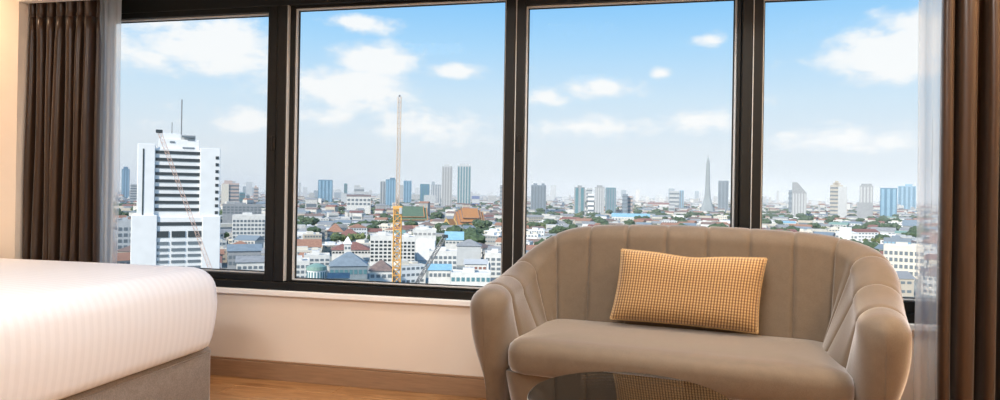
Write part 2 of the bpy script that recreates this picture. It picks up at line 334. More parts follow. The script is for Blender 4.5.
def make_sofa():
    t = tag(empty('sofa', (SX, 2.805, 0), math.radians(-8.5)), 'taupe upholstered two-seat sofa with vertical channelled shell back under the window', 'sofa')
    half = [(-.700, 2.455), (-.712, 2.58), (-.722, 2.72), (-.726, 2.84), (-.715, 2.95), (-.665, 3.055), (-.575, 3.112), (-.44, 3.138), (-.2, 3.146), (0, 3.148)]
    pts = half + [(.2, 3.147), (.46, 3.142), (.62, 3.122), (.715, 3.062), (.742, 2.95), (.735, 2.84), (.724, 2.72), (.712, 2.58), (.700, 2.455)]
    def cr(p0, p1, p2, p3, u):
        return tuple(.5*(2*b+(c-a)*u+(2*a-5*b+4*c-d)*u*u+(3*b-a-3*c+d)*u**3) for a, b, c, d in zip(p0, p1, p2, p3))
    dense = []
    for i in range(len(pts)-1):
        p0 = pts[max(i-1, 0)]; p3 = pts[min(i+2, len(pts)-1)]
        for k in range(24): dense.append(cr(p0, pts[i], pts[i+1], p3, k/24))
    dense.append(pts[-1])
    acc = [0]
    for a, b in zip(dense, dense[1:]): acc.append(acc[-1]+math.hypot(b[0]-a[0], b[1]-a[1]))
    Ltot = acc[-1]
    def P(s):
        s = max(0, min(Ltot, s)); lo = 0; hi = len(acc)-1
        while hi-lo > 1:
            m = (lo+hi)//2
            if acc[m] <= s: lo = m
            else: hi = m
        u = (s-acc[lo])/(acc[hi]-acc[lo]); a, b = dense[lo], dense[hi]; return a[0]+(b[0]-a[0])*u, a[1]+(b[1]-a[1])*u
    hk = [(0, .655), (.10, .668), (.22, .676), (.34, .682), (.42, .692), (.50, .718), (.58, .772), (.66, .838), (.76, .886), (.90, .908), (1.1, .917), (1.35, .919)]
    hr = [(0, .660), (.10, .674), (.22, .694), (.32, .728), (.40, .770), (.48, .815), (.56, .850), (.66, .882), (.80, .905), (1.1, .917), (1.35, .919)]
    def height(s):
        kk = hk if s < Ltot/2 else hr; s = min(s, Ltot-s)
        for (a, ha), (b, hb) in zip(kk, kk[1:]):
            if s <= b: u = (s-a)/(b-a); return ha+(hb-ha)*u
        return hk[-1][1]
    def hs(s): return sum(height(s+d) for d in (-.06, -.03, 0, .03, .06))/5 if .06 < s < Ltot-.06 else height(s)
    # seams: first channel wraps the arm front, the rest are even
    NCH = 13; first = .17
    seams = [0, first] + [first + (Ltot-2*first)*i/(NCH) for i in range(1, NCH)] + [Ltot-first, Ltot]
    ZB, ZW = .11, .575
    def section(s, bul):
        x, y = P(s); e = .004; a = P(s-e); b = P(s+e); tx, ty = b[0]-a[0], b[1]-a[1]; l = math.hypot(tx, ty); tx /= l; ty /= l
        nx, ny = ty, -tx                                   # inward (path runs left arm -> back -> right arm)
        se = min(s, Ltot-s); sgn = 1 if s < Ltot/2 else -1
        s0 = .105; k = math.sqrt(max(0, 1-(1-se/s0)**2)) if se < s0 else 1
        kk = max(k, .02)
        arm = 1-sstep(.35, .75, se)                         # 1 on the arms, 0 on the back
        T = .165; h = hs(s) - .075*(1-k)**1.3
        hw = T/2*kk
        lean = (1-arm)*.06 + arm*.17*sstep(.03, .3, se)
        tap = arm*.20 + (1-arm)*.05
        front = .10*(1-sstep(0, .32, se))
        out = []
        def add(d, z, amt, rz=0):
            q = ((ZW-z)/(ZW-ZB)) if z < ZW else 0
            sh = front*q*q                                  # front of the arm tucks under
            out.append((x+nx*(d+bul*amt)+tx*sgn*sh, y+ny*(d+bul*amt)+ty*sgn*sh - 2.85, z+bul*rz))
        ob = 14
        r = min(.075, hw*1.0+.0)
        for i in range(ob):
            z = ZB+(h-.075-ZB)*i/(ob-1); q = max(0, (ZW-z)/(ZW-ZB))
            add(-hw+tap*q*q*kk, z, 0)
        n = 16
        for i in range(1, n):
            a_ = math.pi*(1-i/n); add(hw*math.cos(a_), h-.075+.075*math.sin(a_), .6*max(0, math.cos(a_)+.3), .5*math.sin(a_))
        ib = 12
        for i in range(ib):
            z = h-.075-(h-.075-.34)*i/(ib-1); add(hw+lean*(h-.075-z)/.4*kk, z, 1.0)
        lo = sstep(.08, .26, se); add(hw*.95+(.13-hw)*lo, .33, 0); add(hw*.6+(.16-hw)*lo, ZB, 0)
        return out
    for c in range(len(seams)-1):
        a, b = seams[c], seams[c+1]; n = 16
        rows = []
        for i in range(n+1):
            u = i/n
            if c == 0: u2 = u**1.8
            elif c == len(seams)-2: u2 = 1-(1-u)**1.8
            else: u2 = .5-.5*math.copysign(abs(1-2*u)**.6, 1-2*u)
            s = a+(b-a)*u2
            depth = .011
            if c in (0, len(seams)-2):
                q = u2 if c == 0 else 1-u2; bul = -depth*max(0, (q-.72)/.28)**3
            else: bul = -depth*abs(2*u2-1)**13
            rows.append(section(s, bul))
        v = [p for R in rows for p in R]; m = len(rows[0]); f = []
        for i in range(n):
            for j in range(m):
                f.append((i*m+j, i*m+(j+1) % m, (i+1)*m+(j+1) % m, (i+1)*m+j))
        f.append(list(range(m))[::-1][::-1]); f.append([n*m+j for j in range(m)][::-1])
        mesh_obj('arm_front' if c in (0, len(seams)-2) else 'back_channel', v, f, SOFAF, t, False)
        o = t.children[-1] if t.children else None
        smooth_by_angle(C.objects[-1], 50)
    # seat cushion
    def seat():
        cx, hx = 0, .628; y0, y1 = 2.485-2.85, 3.10-2.85; cy = (y0+y1)/2; hy = (y1-y0)/2
        rings = []
        prof = [(.035, .332), (.012, .340), (.002, .358), (0, .385), (0, .415), (.006, .438), (.022, .455), (.05, .466), (.10, .472), (.2, .476), (.27, .477)]
        for ins, z in prof:
            R = rrect(cx, cy, hx-ins, hy-ins, max(.085-ins, .03), z, 10)
            R = [(x, y-(.02*(1-(x/hx)**2) if y < cy else 0), zz) for x, y, zz in R]     # front bows out a little
            rings.append(R)
        o = MB().loft(rings).build('seat_cushion', SOFAF, t, True); smooth_by_angle(o, 60)
    seat()
    b = MB(); b.loft([rrect(0, .01, .585, .305, .08, .115), rrect(0, .01, .62, .32, .08, .15), rrect(0, .01, .655, .335, .08, .331)])
    o = b.build('base', SOFAF, t, True); smooth_by_angle(o, 40)
    for sx in (-1, 1):
        for yy in (-.20, .24):
            MB().loft([circ(sx*.52, yy, .014, 0, 16), circ(sx*.50, yy, .022, .125, 16)]).build('leg', DARKWOOD, t, True)
make_sofa()

# cushion: waffle weave lumbar pillow
def make_pillow():
    m, nt, b = principled('waffle_weave'); N = nt.nodes; L = nt.links
    uv = N.new('ShaderNodeTexCoord'); mp = N.new('ShaderNodeSeparateXYZ'); L.new(uv.outputs['UV'], mp.inputs[0])
    def wav(sock, k):
        a = N.new('ShaderNodeMath'); a.operation = 'MULTIPLY'; a.inputs[1].default_value = k*2*math.pi; L.new(sock, a.inputs[0])
        c = N.new('ShaderNodeMath'); c.operation = 'COSINE'; L.new(a.outputs[0], c.inputs[0])
        d = N.new('ShaderNodeMath'); d.operation = 'MULTIPLY_ADD'; d.inputs[1].default_value = -.5; d.inputs[2].default_value = .5; L.new(c.outputs[0], d.inputs[0]); return d.outputs[0]
    mul = N.new('ShaderNodeMath'); mul.operation = 'MULTIPLY'; L.new(wav(mp.outputs[0], NX), mul.inputs[0]); hz_ = N.new('ShaderNodeMath'); hz_.operation = 'MULTIPLY_ADD'; hz_.inputs[1].default_value = .72; hz_.inputs[2].default_value = .28; L.new(wav(mp.outputs[1], NZ), hz_.inputs[0]); L.new(hz_.outputs[0], mul.inputs[1])
    r = N.new('ShaderNodeValToRGB'); L.new(mul.outputs[0], r.inputs[0])
    r.color_ramp.elements[0].position = .05; r.color_ramp.elements[0].color = (.15, .07, .022, 1); r.color_ramp.elements[1].position = .5; r.color_ramp.elements[1].color = (.56, .35, .15, 1)
    L.new(r.outputs[0], b.inputs['Base Color']); b.inputs['Roughness'].default_value = .8; b.inputs['Sheen Weight'].default_value = .3
    hx, hz, th = .303, .156, .062
    sub = 4; nx = NX*sub; nz = NZ*sub
    v = []; uvs = []; f = []
    def pt(i, j, side):
        u = -1+2*i/nx; w = -1+2*j/nz
        e = max(0, 1-abs(u)**5)**.55*max(0, 1-abs(w)**4)**.55
        x = hx*u*(1-.035*(1-w*w)*abs(u)) + .014*w; z = hz*w*(1-.07*(1-u*u)*abs(w)*.6)
        z -= .012*math.exp(-((u)/.35)**2)*max(0, w)                       # soft dip in the top edge
        wob = .5*(1-math.cos(2*math.pi*i/sub))*.5*(1-math.cos(2*math.pi*j/sub))
        y = th*e + .0035*wob*min(1, e*3)
        return (x, -y if side == 0 else y, z)
    idx = {}
    for side in (0, 1):
        for j in range(nz+1):
            for i in range(nx+1):
                edge = i in (0, nx) or j in (0, nz)
                if side == 1 and edge: idx[1, i, j] = idx[0, i, j]; continue
                idx[side, i, j] = len(v); v.append(pt(i, j, side)); uvs.append((i/nx, j/nz))
        for j in range(nz):
            for i in range(nx):
                q = [idx[side, i, j], idx[side, i+1, j], idx[side, i+1, j+1], idx[side, i, j+1]]
                f.append(q if side == 0 else q[::-1])
    t = tag(empty('cushion', (.196, 2.880, .490)), 'mustard waffle-weave lumbar cushion leaning on the sofa back', 'cushion')
    o = mesh_obj('cover', v, f, m, t, True); me = o.data
    ul = me.uv_layers.new(name='UVMap')
    for lp in me.loops: ul.data[lp.index].uv = uvs[lp.vertex_index]
    o.location = (0, .035, .160); o.rotation_euler = (math.radians(-14), math.radians(1.2), 0)
    e = MB(); loop = [idx[0, i, 0] for i in range(0, nx, 4)]+[idx[0, nx, j] for j in range(0, nz, 4)]+[idx[0, i, nz] for i in range(nx, 0, -4)]+[idx[0, 0, j] for j in range(nz, 0, -4)]
    for p, q in zip(loop, loop[1:]+loop[:1]): e.bar(v[p], v[q], .0045, 5)
    s = e.build('seam_welt', mat('cushion_welt', (.52, .34, .16), .8, .2, 200), o, True)
    t.rotation_euler = (0, 0, math.radians(-6.5))
NX, NZ = 50, 26
make_pillow()

# ------------------------------------------------------------------ coffee table
def make_table():
    zt = .42; cx, cy, r = -.022, 2.055, .318
    t = tag(empty('coffee_table', (cx, cy, 0)), 'round smoked glass coffee table in front of the sofa', 'coffee table')
    sg = clear_glass('smoked_glass', (.48, .47, .45), 1.8, .012)
    edge = mat('polished_glass_edge', (.55, .60, .58), .08, spec=.9)
    o = MB().loft([circ(0, 0, r-.004, zt-.012, 96), circ(0, 0, r-.001, zt-.009, 96), circ(0, 0, r-.001, zt-.003, 96), circ(0, 0, r-.004, zt, 96)]).build('glass_top', sg, t); 
    MB().loft([circ(0, 0, r-.0015, zt-.0105, 96), circ(0, 0, r+.0005, zt-.008, 96), circ(0, 0, r+.0005, zt-.004, 96), circ(0, 0, r-.0015, zt-.0015, 96)], False, False).build('polished_edge', edge, o, True)
    steel = mat('brushed_black_steel', (.03, .03, .03), .35, metal=.7)
    MB().loft([circ(0, 0, .13, zt-.022, 48), circ(0, 0, .13, zt-.0125, 48)]).build('top_plate', steel, t)
    MB().loft([circ(0, 0, .028, .012, 24), circ(0, 0, .022, zt-.022, 24)]).build('column', steel, t, False)
    MB().loft([circ(0, 0, .20, 0, 64), circ(0, 0, .20, .008, 64), circ(0, 0, .19, .012, 64)]).build('foot_plate', steel, t)
make_table()

# ------------------------------------------------------------------ bed
def make_bed():
    m, nt, b = principled('white_satin_stripe'); N = nt.nodes; L = nt.links
    tc = N.new('ShaderNodeTexCoord'); sp = N.new('ShaderNodeSeparateXYZ'); L.new(tc.outputs['Object'], sp.inputs[0])
    a = N.new('ShaderNodeMath'); a.operation = 'MULTIPLY'; a.inputs[1].default_value = 2*math.pi/.036; L.new(sp.outputs[1], a.inputs[0])
    s = N.new('ShaderNodeMath'); s.operation = 'SINE'; L.new(a.outputs[0], s.inputs[0])
    r = N.new('ShaderNodeValToRGB'); mr = N.new('ShaderNodeMapRange'); mr.inputs[1].default_value = -1; L.new(s.outputs[0], mr.inputs[0]); L.new(mr.outputs[0], r.inputs[0])
    r.color_ramp.elements[0].position = .42; r.color_ramp.elements[0].color = (.815, .84, .885, 1); r.color_ramp.elements[1].position = .58; r.color_ramp.elements[1].color = (.85, .875, .92, 1)
    L.new(r.outputs[0], b.inputs['Base Color']); b.inputs['Roughness'].default_value = .6
    n = N.new('ShaderNodeTexNoise'); n.inputs['Scale'].default_value = 7; n.inputs['Detail'].default_value = 3; L.new(tc.outputs['Object'], n.inputs['Vector'])
    bp = N.new('ShaderNodeBump'); bp.inputs['Strength'].default_value = .12; bp.inputs['Distance'].default_value = .03; L.new(n.outputs[0], bp.inputs['Height']); L.new(bp.outputs[0], b.inputs['Normal'])
    VEL = fabric('grey_velvet', (.23, .20, .175), (.31, .275, .245), 180, .7, .6)
    t = tag(empty('bed', (-3.05, 1.92, 0)), 'bed with white striped sheet and grey velvet base at the left', 'bed')
    y1 = 2.845-1.92; y0 = .95-1.92; x1 = -1.962+3.05; x0 = -4.12+3.05
    cx, hx, cy, hy = (x0+x1)/2, (x1-x0)/2, (y0+y1)/2, (y1-y0)/2
    prof = [(.085, .288), (.045, .292), (.028, .305), (.018, .34), (.008, .40), (.002, .46), (0, .51), (.004, .555)]
    for i in range(1, 9):
        a_ = i/8*math.pi/2; prof.append((.004+.095*(1-math.cos(a_)), .555+.118*math.sin(a_)))
    prof += [(.16, .679), (.28, .684), (.45, .688), (.7, .69)]
    rings = [rrect(cx, cy, hx-i, hy-i, max(.15-i*.6, .04), z, 12) for i, z in prof]
    o = MB().loft(rings).build('mattress', m, t, True); smooth_by_angle(o, 60); o['label'] = 'white satin-striped sheet over the mattress'
    bx1 = -2.042+3.05; by1 = 2.832-1.92
    cx, hx, cy, hy = (x0+bx1)/2, (bx1-x0)/2, (y0+.01+by1)/2, (by1-y0-.01)/2
    rings = [rrect(cx, cy, hx-i, hy-i, .035, z, 6) for i, z in [(.01, .012), (0, .02), (0, .262), (.004, .274), (.014, .282), (.04, .286)]]
    o = MB().loft(rings).build('base', VEL, t, True); smooth_by_angle(o, 60)
    e = MB(); ring = rrect(cx, cy, hx-.001, hy-.001, .034, .255, 6)
    for p, q in zip(ring, ring[1:]+ring[:1]): e.bar(p, q, .003, 5)
    e.build('piping', VEL, o, True)
    for yy in (.05, -.45): MB().bar((bx1-.0006, yy, .02), (bx1-.0006, yy, .26), .0022, 6).build('seam', VEL, o, True)
    hb = MB(); hb.bbox(x0-.10, x0, y0, y1, .10, 1.15, .02); hb.build('headboard', VEL, t)
    for sx in (-.95, .95):
        for sy in (-.85, .85): MB().loft([circ(sx, sy, .02, 0, 12), circ(sx, sy, .025, .02, 12)]).build('foot', DARKWOOD, t)
make_bed()

# ------------------------------------------------------------------ curtains
def curtain_mat():
    m = mat('brown_satin_curtain', (.042, .0205, .0098), .30, .18, 60, stretch=(1, 1, .05), sheen=.25, spec=.5); return m
BROWN = curtain_mat()
def sheer_mat():
    m = bpy.data.materials.new('white_voile'); m.use_nodes = True; nt = m.node_tree; N = nt.nodes; L = nt.links; N.clear()
    o = N.new('ShaderNodeOutputMaterial'); t = N.new('ShaderNodeBsdfTransparent'); d = N.new('ShaderNodeBsdfDiffuse'); tl = N.new('ShaderNodeBsdfTranslucent'); a = N.new('ShaderNodeMixShader'); c = N.new('ShaderNodeMixShader')
    d.inputs[0].default_value = (.93, .92, .90, 1); tl.inputs[0].default_value = (.9, .9, .9, 1); a.inputs[0].default_value = .55; c.inputs[0].default_value = .52
    L.new(d.outputs[0], a.inputs[1]); L.new(tl.outputs[0], a.inputs[2]); L.new(t.outputs[0], c.inputs[1]); L.new(a.outputs[0], c.inputs[2]); L.new(c.outputs[0], o.inputs[0]); return m
VOILE = sheer_mat()
def drape(name, label, cat, x0, x1, y, z0, z1, n, amp, m, thick, head, seed, flip=1):
    rnd = random.Random(seed); t = tag(empty(name, ((x0+x1)/2, y, z0)), label, cat)
    cx, cz = (x0+x1)/2, z0
    # each fold has its own width and depth
    ws = [rnd.uniform(.7, 1.35) for _ in range(n)]; tot = sum(ws); ws = [w/tot for w in ws]; dp = [rnd.uniform(.75, 1.2) for _ in range(n)]; dr = [rnd.uniform(-1, 1) for _ in range(n)]
    def sheet(za, zb, nz, pinch):
        per = 14; cols = []
        u = 0
        for k in range(n):
            for i in range(per): cols.append((k, i/per, u+ws[k]*i/per))
            u += ws[k]
        cols.append((n-1, 1.0, 1.0))
        P = []
        for j in range(nz+1):
            z = za+(zb-za)*j/nz; h = (z-z0)/(z1-z0); row = []
            for k, v, uu in cols:
                s = math.sin(2*math.pi*v); A = amp*dp[k]*(.72+.38*(1-h)); 
                pw = 1 if pinch else sstep(z1-head-.16, z1-head, z); A += (amp*.75*(1 if v < .5 else .55)-A)*pw
                sh = math.copysign(abs(s)**.8, s)
                x = x0+(x1-x0)*uu + .010*dr[k]*(1-h)*math.sin(3*h+k) - (.15 if thick else .05)*ws[k]*(x1-x0)*math.sin(4*math.pi*v)
                row.append((x-cx, flip*-A*sh + .004*math.sin(9*h+k*2), z-cz))
            P.append(row)
        m_ = len(cols); v = [p for r in P for p in r]; f = [(j*m_+i, j*m_+i+1, (j+1)*m_+i+1, (j+1)*m_+i) for j in range(nz) for i in range(m_-1)]
        return v, f
    v, f = sheet(z0, z1-head, 26, False); o = mesh_obj('panel', v, f, m, t, True)
    if thick: md = o.modifiers.new('thickness', 'SOLIDIFY'); md.thickness = thick; md.offset = 0
    if head:
        v, f = sheet(z1-head-.004, z1, 4, True); o = mesh_obj('pleated_heading', v, f, m, t, True)
        if thick: md = o.modifiers.new('thickness', 'SOLIDIFY'); md.thickness = thick; md.offset = 0
    rail = MB().bbox(x0-cx, x1-cx, -.012, .012, z1-cz+.002, z1-cz+.02, .002).build('rail', RING, t)
    return t
drape('curtain', 'brown satin curtain with pleated heading at the left pier', 'curtain', -3.352, -2.942, 3.02, .012, 2.11, 7, .056, BROWN, .003, .12, 3)
drape('curtain', 'brown satin curtain hanging at the right edge behind the sofa arm', 'curtain', 1.215, 1.74, 3.03, .012, 2.11, 7, .066, BROWN, .003, .12, 8)
drape('sheer_curtain', 'white sheer curtain beside the left brown curtain', 'sheer curtain', -3.34, -2.872, 3.12, .012, 2.13, 9, .012, VOILE, 0, .06, 5)
drape('sheer_curtain', 'white sheer curtain between the sofa and the right brown curtain', 'sheer curtain', 1.160, 1.73, 3.12, .012, 2.13, 11, .012, VOILE, 0, .06, 6)

# ------------------------------------------------------------------ the city outside
GZ = -48.0
def horizon(px): return CY + F*(fw.z + RT.z*(px-500)/F)/UP.z
WHITE = mat('white_render', (.80, .79, .77), .8, .05, .25); CREAM = mat('cream_render', (.66, .61, .52), .8, .06, .25)
GREYC = mat('grey_concrete', (.30, .31, .32), .85, .10, .25); PALEG = mat('pale_grey_concrete', (.48, .49, .49), .85, .07, .25)
DARKG = mat('dark_window_glass', (.045, .055, .06), .25); MIDG = mat('grey_window_glass', (.16, .19, .21), .3)
BLUEG = mat('blue_tower_glass', (.10, .21, .30), .3, .1, .05); TEALG = mat('teal_tower_glass', (.10, .22, .25), .3, .1, .05); LBLUE = mat('light_blue_tower_glass', (.24, .39, .50), .35, .08, .05)
SLATE = mat('slate_facade', (.22, .26, .30), .7, .1, .05); PINKC = mat('pinkish_concrete', (.50, .40, .36), .85, .08, .1); BEIGEC = mat('beige_concrete', (.46, .42, .36), .85, .08, .1)
TERRA = mat('terracotta_tiles', (.36, .19, .125), .8, .18, .6); RUST = mat('rust_red_tiles', (.26, .125, .10), .8, .2, .6); BROWNR = mat('brown_tiles', (.23, .165, .14), .8, .2, .6)
GREENR = mat('green_metal_roof', (.22, .34, .29), .6, .1, .4); BLUER = mat('sky_blue_metal_roof', (.26, .47, .58), .6, .1, .4); GREYR = mat('grey_sheet_roof', (.30, .30, .295), .7, .15, .4); SLATER = mat('blue_grey_roof', (.22, .265, .295), .6, .12, .4)
ORANGE = mat('temple_orange_tiles', (.48, .22, .085), .7, .15, .8); TGREEN = mat('temple_green_tiles', (.11, .17, .115), .7, .15, .8); GOLD = mat('gilded_trim', (.75, .52, .18), .5)
LEAF = mat('tree_leaves', (.07, .105, .052), .85, .45, .45); LEAF2 = mat('olive_tree_leaves', (.14, .165, .065), .85, .4, .45)
BARK = mat('tree_bark', (.12, .08, .05), .9)
YELLOW = mat('crane_yellow_paint', (.70, .38, .11), .6); CREAMP = mat('crane_pale_paint', (.62, .50, .40), .6); GREYP = mat('crane_grey_paint', (.21, .21, .215), .6)
GROUND = mat('city_ground', (.30, .31, .28), .9, .25, .02)
struct(MB().box(-9000, 9000, 60, 16000, GZ-2, GZ).build('ground', GROUND), 'city ground between the buildings', 'ground')

FOOT = []          # occupied plots: px0, px1, depth0, depth1
class Site:
    def __init__(s, pxc, D): s.c = pxc; s.D = D; s.h = horizon(pxc); p = at_depth(pxc, s.h, D); s.loc = (p.x, p.y, GZ); s.face = math.atan2(-p.x, p.y); s.k = math.cos(math.atan((pxc-500)/F))
    def X(s, px): return (px-s.c)/F*s.D*s.k
    def Z(s, py): return HC+(s.h-py)/F*s.D-GZ
    def root(s, name, label, cat, rz=0, group=None): return tag(empty(name, s.loc, s.face+rz), label, cat, group)

def tower(label, x0, x1, yt, D, m, depth=None, strips=0, bands=0, sm=None, cap=None, rz=0, name='tower_block', cat='tower', steps=(), slant=None):
    """a high-rise: body, window strips or bands, roof block, lower steps"""
    s = Site((x0+x1)/2, D); t = s.root(name, label, cat, rz); w = s.X(x1)-s.X(x0); h = s.Z(yt); d = depth or w*.9; sm = sm or MIDG
    FOOT.append((x0-1, x1+1, D-5, D+d+5))
    if slant:
        b = MB(); a = -w/2; c = w/2; k = slant
        b.add([(a, 0, 0), (c, 0, 0), (c, 0, h*k[0]), (a+w*k[1], 0, h), (a, 0, h), (a, d, 0), (c, d, 0), (c, d, h*k[0]), (a+w*k[1], d, h), (a, d, h)],
              [(0, 1, 2, 3, 4), (9, 8, 7, 6, 5), (1, 6, 7, 2), (2, 7, 8, 3), (3, 8, 9, 4), (4, 9, 5, 0), (0, 5, 6, 1)]); b.build('body', m, t)
    else: MB().bbox(-w/2, w/2, 0, d, 0, h, .3).build('body', m, t)
    e = max(.25, D*.0003)
    if strips:
        p = w/strips; me = MB().box(-p*.26, p*.26, -e, d+e, h*.10, h*(.97 if not slant else slant[0]*.97)).mesh('window_strip'); me.materials.append(sm)
        for i in range(strips): link('window_strip', me, None, t, (-w/2+p*(i+.5), 0, 0))
    if bands:
        top = h*(1 if not slant else slant[0]); bh = 49/bands if False else (top*.92)/bands
        me = MB().box(-w/2-e, w/2+e, -e, d+e, 0, bh*.42).mesh('window_band'); me.materials.append(sm)
        for i in range(bands): link('window_band', me, None, t, (0, 0, top*.05+bh*(i+.3)))
    if cap:
        for (fx0, fx1, hh) in cap: MB().bbox(-w/2+w*fx0, -w/2+w*fx1, d*.2, d*.8, h-.05, h+hh, .2).build('roof_block', m, t)
    for (fx0, fx1, fy, ml) in steps:    # lower wings
        hz = s.Z(fy); MB().bbox(s.X(fx0), s.X(fx1), -2, d*.8, 0, hz, .2).build('wing', ml, t)
    return t

# --- white office tower in the first bay
def white_tower():
    s = Site(178, 240); t = s.root('office_tower', 'white office tower with dark window bands and roof antenna', 'tower'); X, Z = s.X, s.Z
    FOOT.append((128, 226, 232, 285)); d = 22
    MB().bbox(X(138), X(155), 0, d, 0, Z(145), .15).build('left_slab', WHITE, t)
    MB().bbox(X(155), X(200), .8, d-1, 0, Z(149), .1).build('core', WHITE, t)
    MB().bbox(X(200), X(221), 0, d, 0, Z(147), .15).build('right_slab', WHITE, t)
    MB().box(X(143), X(144.4), -.12, .3, Z(222), Z(150)).build('slot_window', DARKG, t)
    for i in range(9):
        y = 151.2+i*7.1
        MB().box(X(155.3), X(199.7), .55, 1.2, Z(y+3.0), Z(y)).build('window_band', DARKG, t)
    MB().bbox(X(133), X(158), -1.2, d, 0, Z(215), .15).build('podium_wing', WHITE, t)
    MB().bbox(X(203), X(222), -1.2, d, 0, Z(216), .15).build('podium_wing', WHITE, t)
    MB().bbox(X(158), X(203), -.6, d, 0, Z(217), .15).build('podium', WHITE, t)
    MB().box(X(157.2), X(203), -.8, 0, Z(225.5), Z(222)).build('window_band', DARKG, t)
    for r, (y, hh) in enumerate([(231, 6.2), (241.5, 3.0), (248, 2.8), (254, 2.6), (260, 2.6), (266, 2.6)]):
        for (a, b) in ((157.2, 169.4), (172.4, 186), (188.8, 202.2)): MB().box(X(a), X(b), -.85, 0, Z(y+hh), Z(y)).build('window', MIDG if r else DARKG, t)
    for i in range(9): MB().box(X(216), X(219.3), -.15, .3, Z(155+i*7+3), Z(155+i*7)).build('window', DARKG, t)
    MB().bbox(X(158), X(199), 3, d-3, Z(150), Z(139), .1).build('penthouse', WHITE, t)
    MB().bbox(X(161), X(180), 4, d-5, Z(139), Z(133), .1).build('plant_room', WHITE, t)
    MB().bbox(X(180), X(195), 4, d-5, Z(139.2), Z(133.6), .1).build('plant_room', PALEG, t)
    for (a, b, y) in ((182, 194, 146.5), (181, 195, 135), (187, 194, 138), (169, 174, 141)): MB().box(X(a), X(b), 2.8, 3.6, Z(y+1.6), Z(y)).build('window', MIDG, t)
    MB().bar((X(180.5), 7, Z(134)), (X(180.5), 7, Z(97)), .22, 6).build('antenna', GREYP, t)
    MB().bar((X(170.8), 7, Z(134)), (X(170.8), 7, Z(121)), .14, 6).build('antenna', GREYP, t)
white_tower()

# --- cranes
def lattice(b, p, q, w, step, r):
    p = Vector(p); q = Vector(q); d = (q-p); L_ = d.length; d.normalize(); a = d.cross(Vector((0, 1, 0))).normalized(); c = d.cross(a)
    cor = [a*(w/2)*i+c*(w/2)*j for i, j in ((-1, -1), (1, -1), (1, 1), (-1, 1))]
    for k in cor: b.bar(p+k, q+k, r)
    n = max(1, int(L_/step))
    for i in range(n):
        for f_ in range(4):
            u, v = cor[f_], cor[(f_+1) % 4]
            if i % 2: u, v = v, u
            b.bar(p+d*(L_*i/n)+u, p+d*(L_*(i+1)/n)+v, r*.7); b.bar(p+d*(L_*i/n)+u, p+d*(L_*i/n)+v, r*.6)
    return b
def mast_crane():
    s = Site(398, 150); t = s.root('tower_crane', 'tall yellow lattice crane mast standing in the second bay', 'crane'); X, Z = s.X, s.Z
    lattice(MB(), (0, 0, 0), (0, 0, Z(207)), 1.75, 1.7, .15).build('mast', YELLOW, t)
    lattice(MB(), (X(-.3+398), 0, Z(207)), (X(398), 0, Z(97)), .75, 1.2, .085).build('jib', CREAMP, t)
    MB().bbox(-1.1, 1.1, -1.1, 1.1, Z(209.5), Z(206), .1).build('slewing_ring', YELLOW, t)
    MB().bbox(X(399.5), X(402.5), -1.5, .2, Z(214), Z(207.5), .1).build('cab', PALEG, t)
    MB().bar((X(398), 0, Z(97)), (X(398), 0, Z(95)), .2, 6).build('jib_head', GREYP, t)
mast_crane()
def luffing(label, x0, y0, x1, y1, D, w, m1, m2, step, r):
    s = Site(x0, D); t = s.root('luffing_crane', label, 'crane'); X, Z = s.X, s.Z
    lattice(MB(), (0, 0, 0), (0, 0, Z(y0+4)), w*1.3, step*1.4, r*1.3).build('mast', m2, t)
    lattice(MB(), (0, 0, Z(y0+3)), (X(x1), 0, Z(y1)), w, step, r).build('boom', m1, t)
    b = MB(); b.bbox(-w*1.2, w*1.2, -w, w, Z(y0+6), Z(y0+2), .1); b.build('turntable', m2, t)
    b = MB(); b.bbox(X(x1)-w*.9, X(x1)+w*.9, -w*.6, w*.6, Z(y1+1.6), Z(y1-1.6), .1); b.build('boom_head', DARKG if m2 is GREYP else m2, t)
luffing('slim red luffing crane boom leaning across the white office tower', 214, 272, 160, 134, 190, .95, mat('crane_salmon_paint', (.72, .50, .40), .6), GREYP, 1.6, .055)
luffing('grey luffing crane boom leaning beside the pale blue roof', 416, 284, 446, 236, 170, .85, GREYP, GREYP, 1.2, .12)

# --- skyline towers, left to right
tower('slim blue glass tower left of the white office tower', 121.5, 129.5, 169, 2300, BLUEG, strips=3, sm=LBLUE, cap=[(.2, .8, 8)])
tower('pale slab tower close left of the white office tower', 130.5, 137, 184, 1500, PALEG, bands=9)
tower('cream and pink tower right of the white office tower', 222.5, 239, 183, 1300, PINKC, bands=8, cap=[(.1, .6, 5)], steps=[(221.5, 229, 184, CREAM)])
tower('small teal block beside the pink tower', 239.5, 245, 192.5, 1500, TEALG, bands=5)
tower('tiny slate block right of the teal block', 246.5, 249.6, 194.5, 1600, SLATE, bands=4)
tower('small brown tower beside the first window post', 254, 258.4, 187, 1700, PINKC, bands=6, cap=[(.2, .6, 4)])
tower('wide blue striped tower in the left of the second bay', 318, 332.6, 179.8, 2100, BLUEG, strips=4, sm=LBLUE)
tower('slim grey-green tower with lower wing in the second bay', 344, 347.2, 183.5, 1900, TEALG, bands=9, steps=[(341, 347, 193.5, PALEG)])
tower('low white cube block behind the brown roofs', 354.5, 364, 187.2, 2600, PALEG, bands=3)
tower('pale slim tower close left of the crane mast', 380, 385.4, 181, 2000, PALEG, strips=2)
tower('blue glass tower just left of the crane mast', 385.6, 396, 179.4, 1900, BLUEG, strips=4, sm=LBLUE, cap=[(.4, .9, 5)])
tower('pale blue block just right of the crane mast', 403.5, 411.5, 180.6, 2200, LBLUE, strips=3, sm=BLUEG)
tower('teal stepped block left of the twin towers', 420, 429.5, 184, 2000, TEALG, strips=3, sm=BLUEG, steps=[(424, 436, 195, PALEG)])
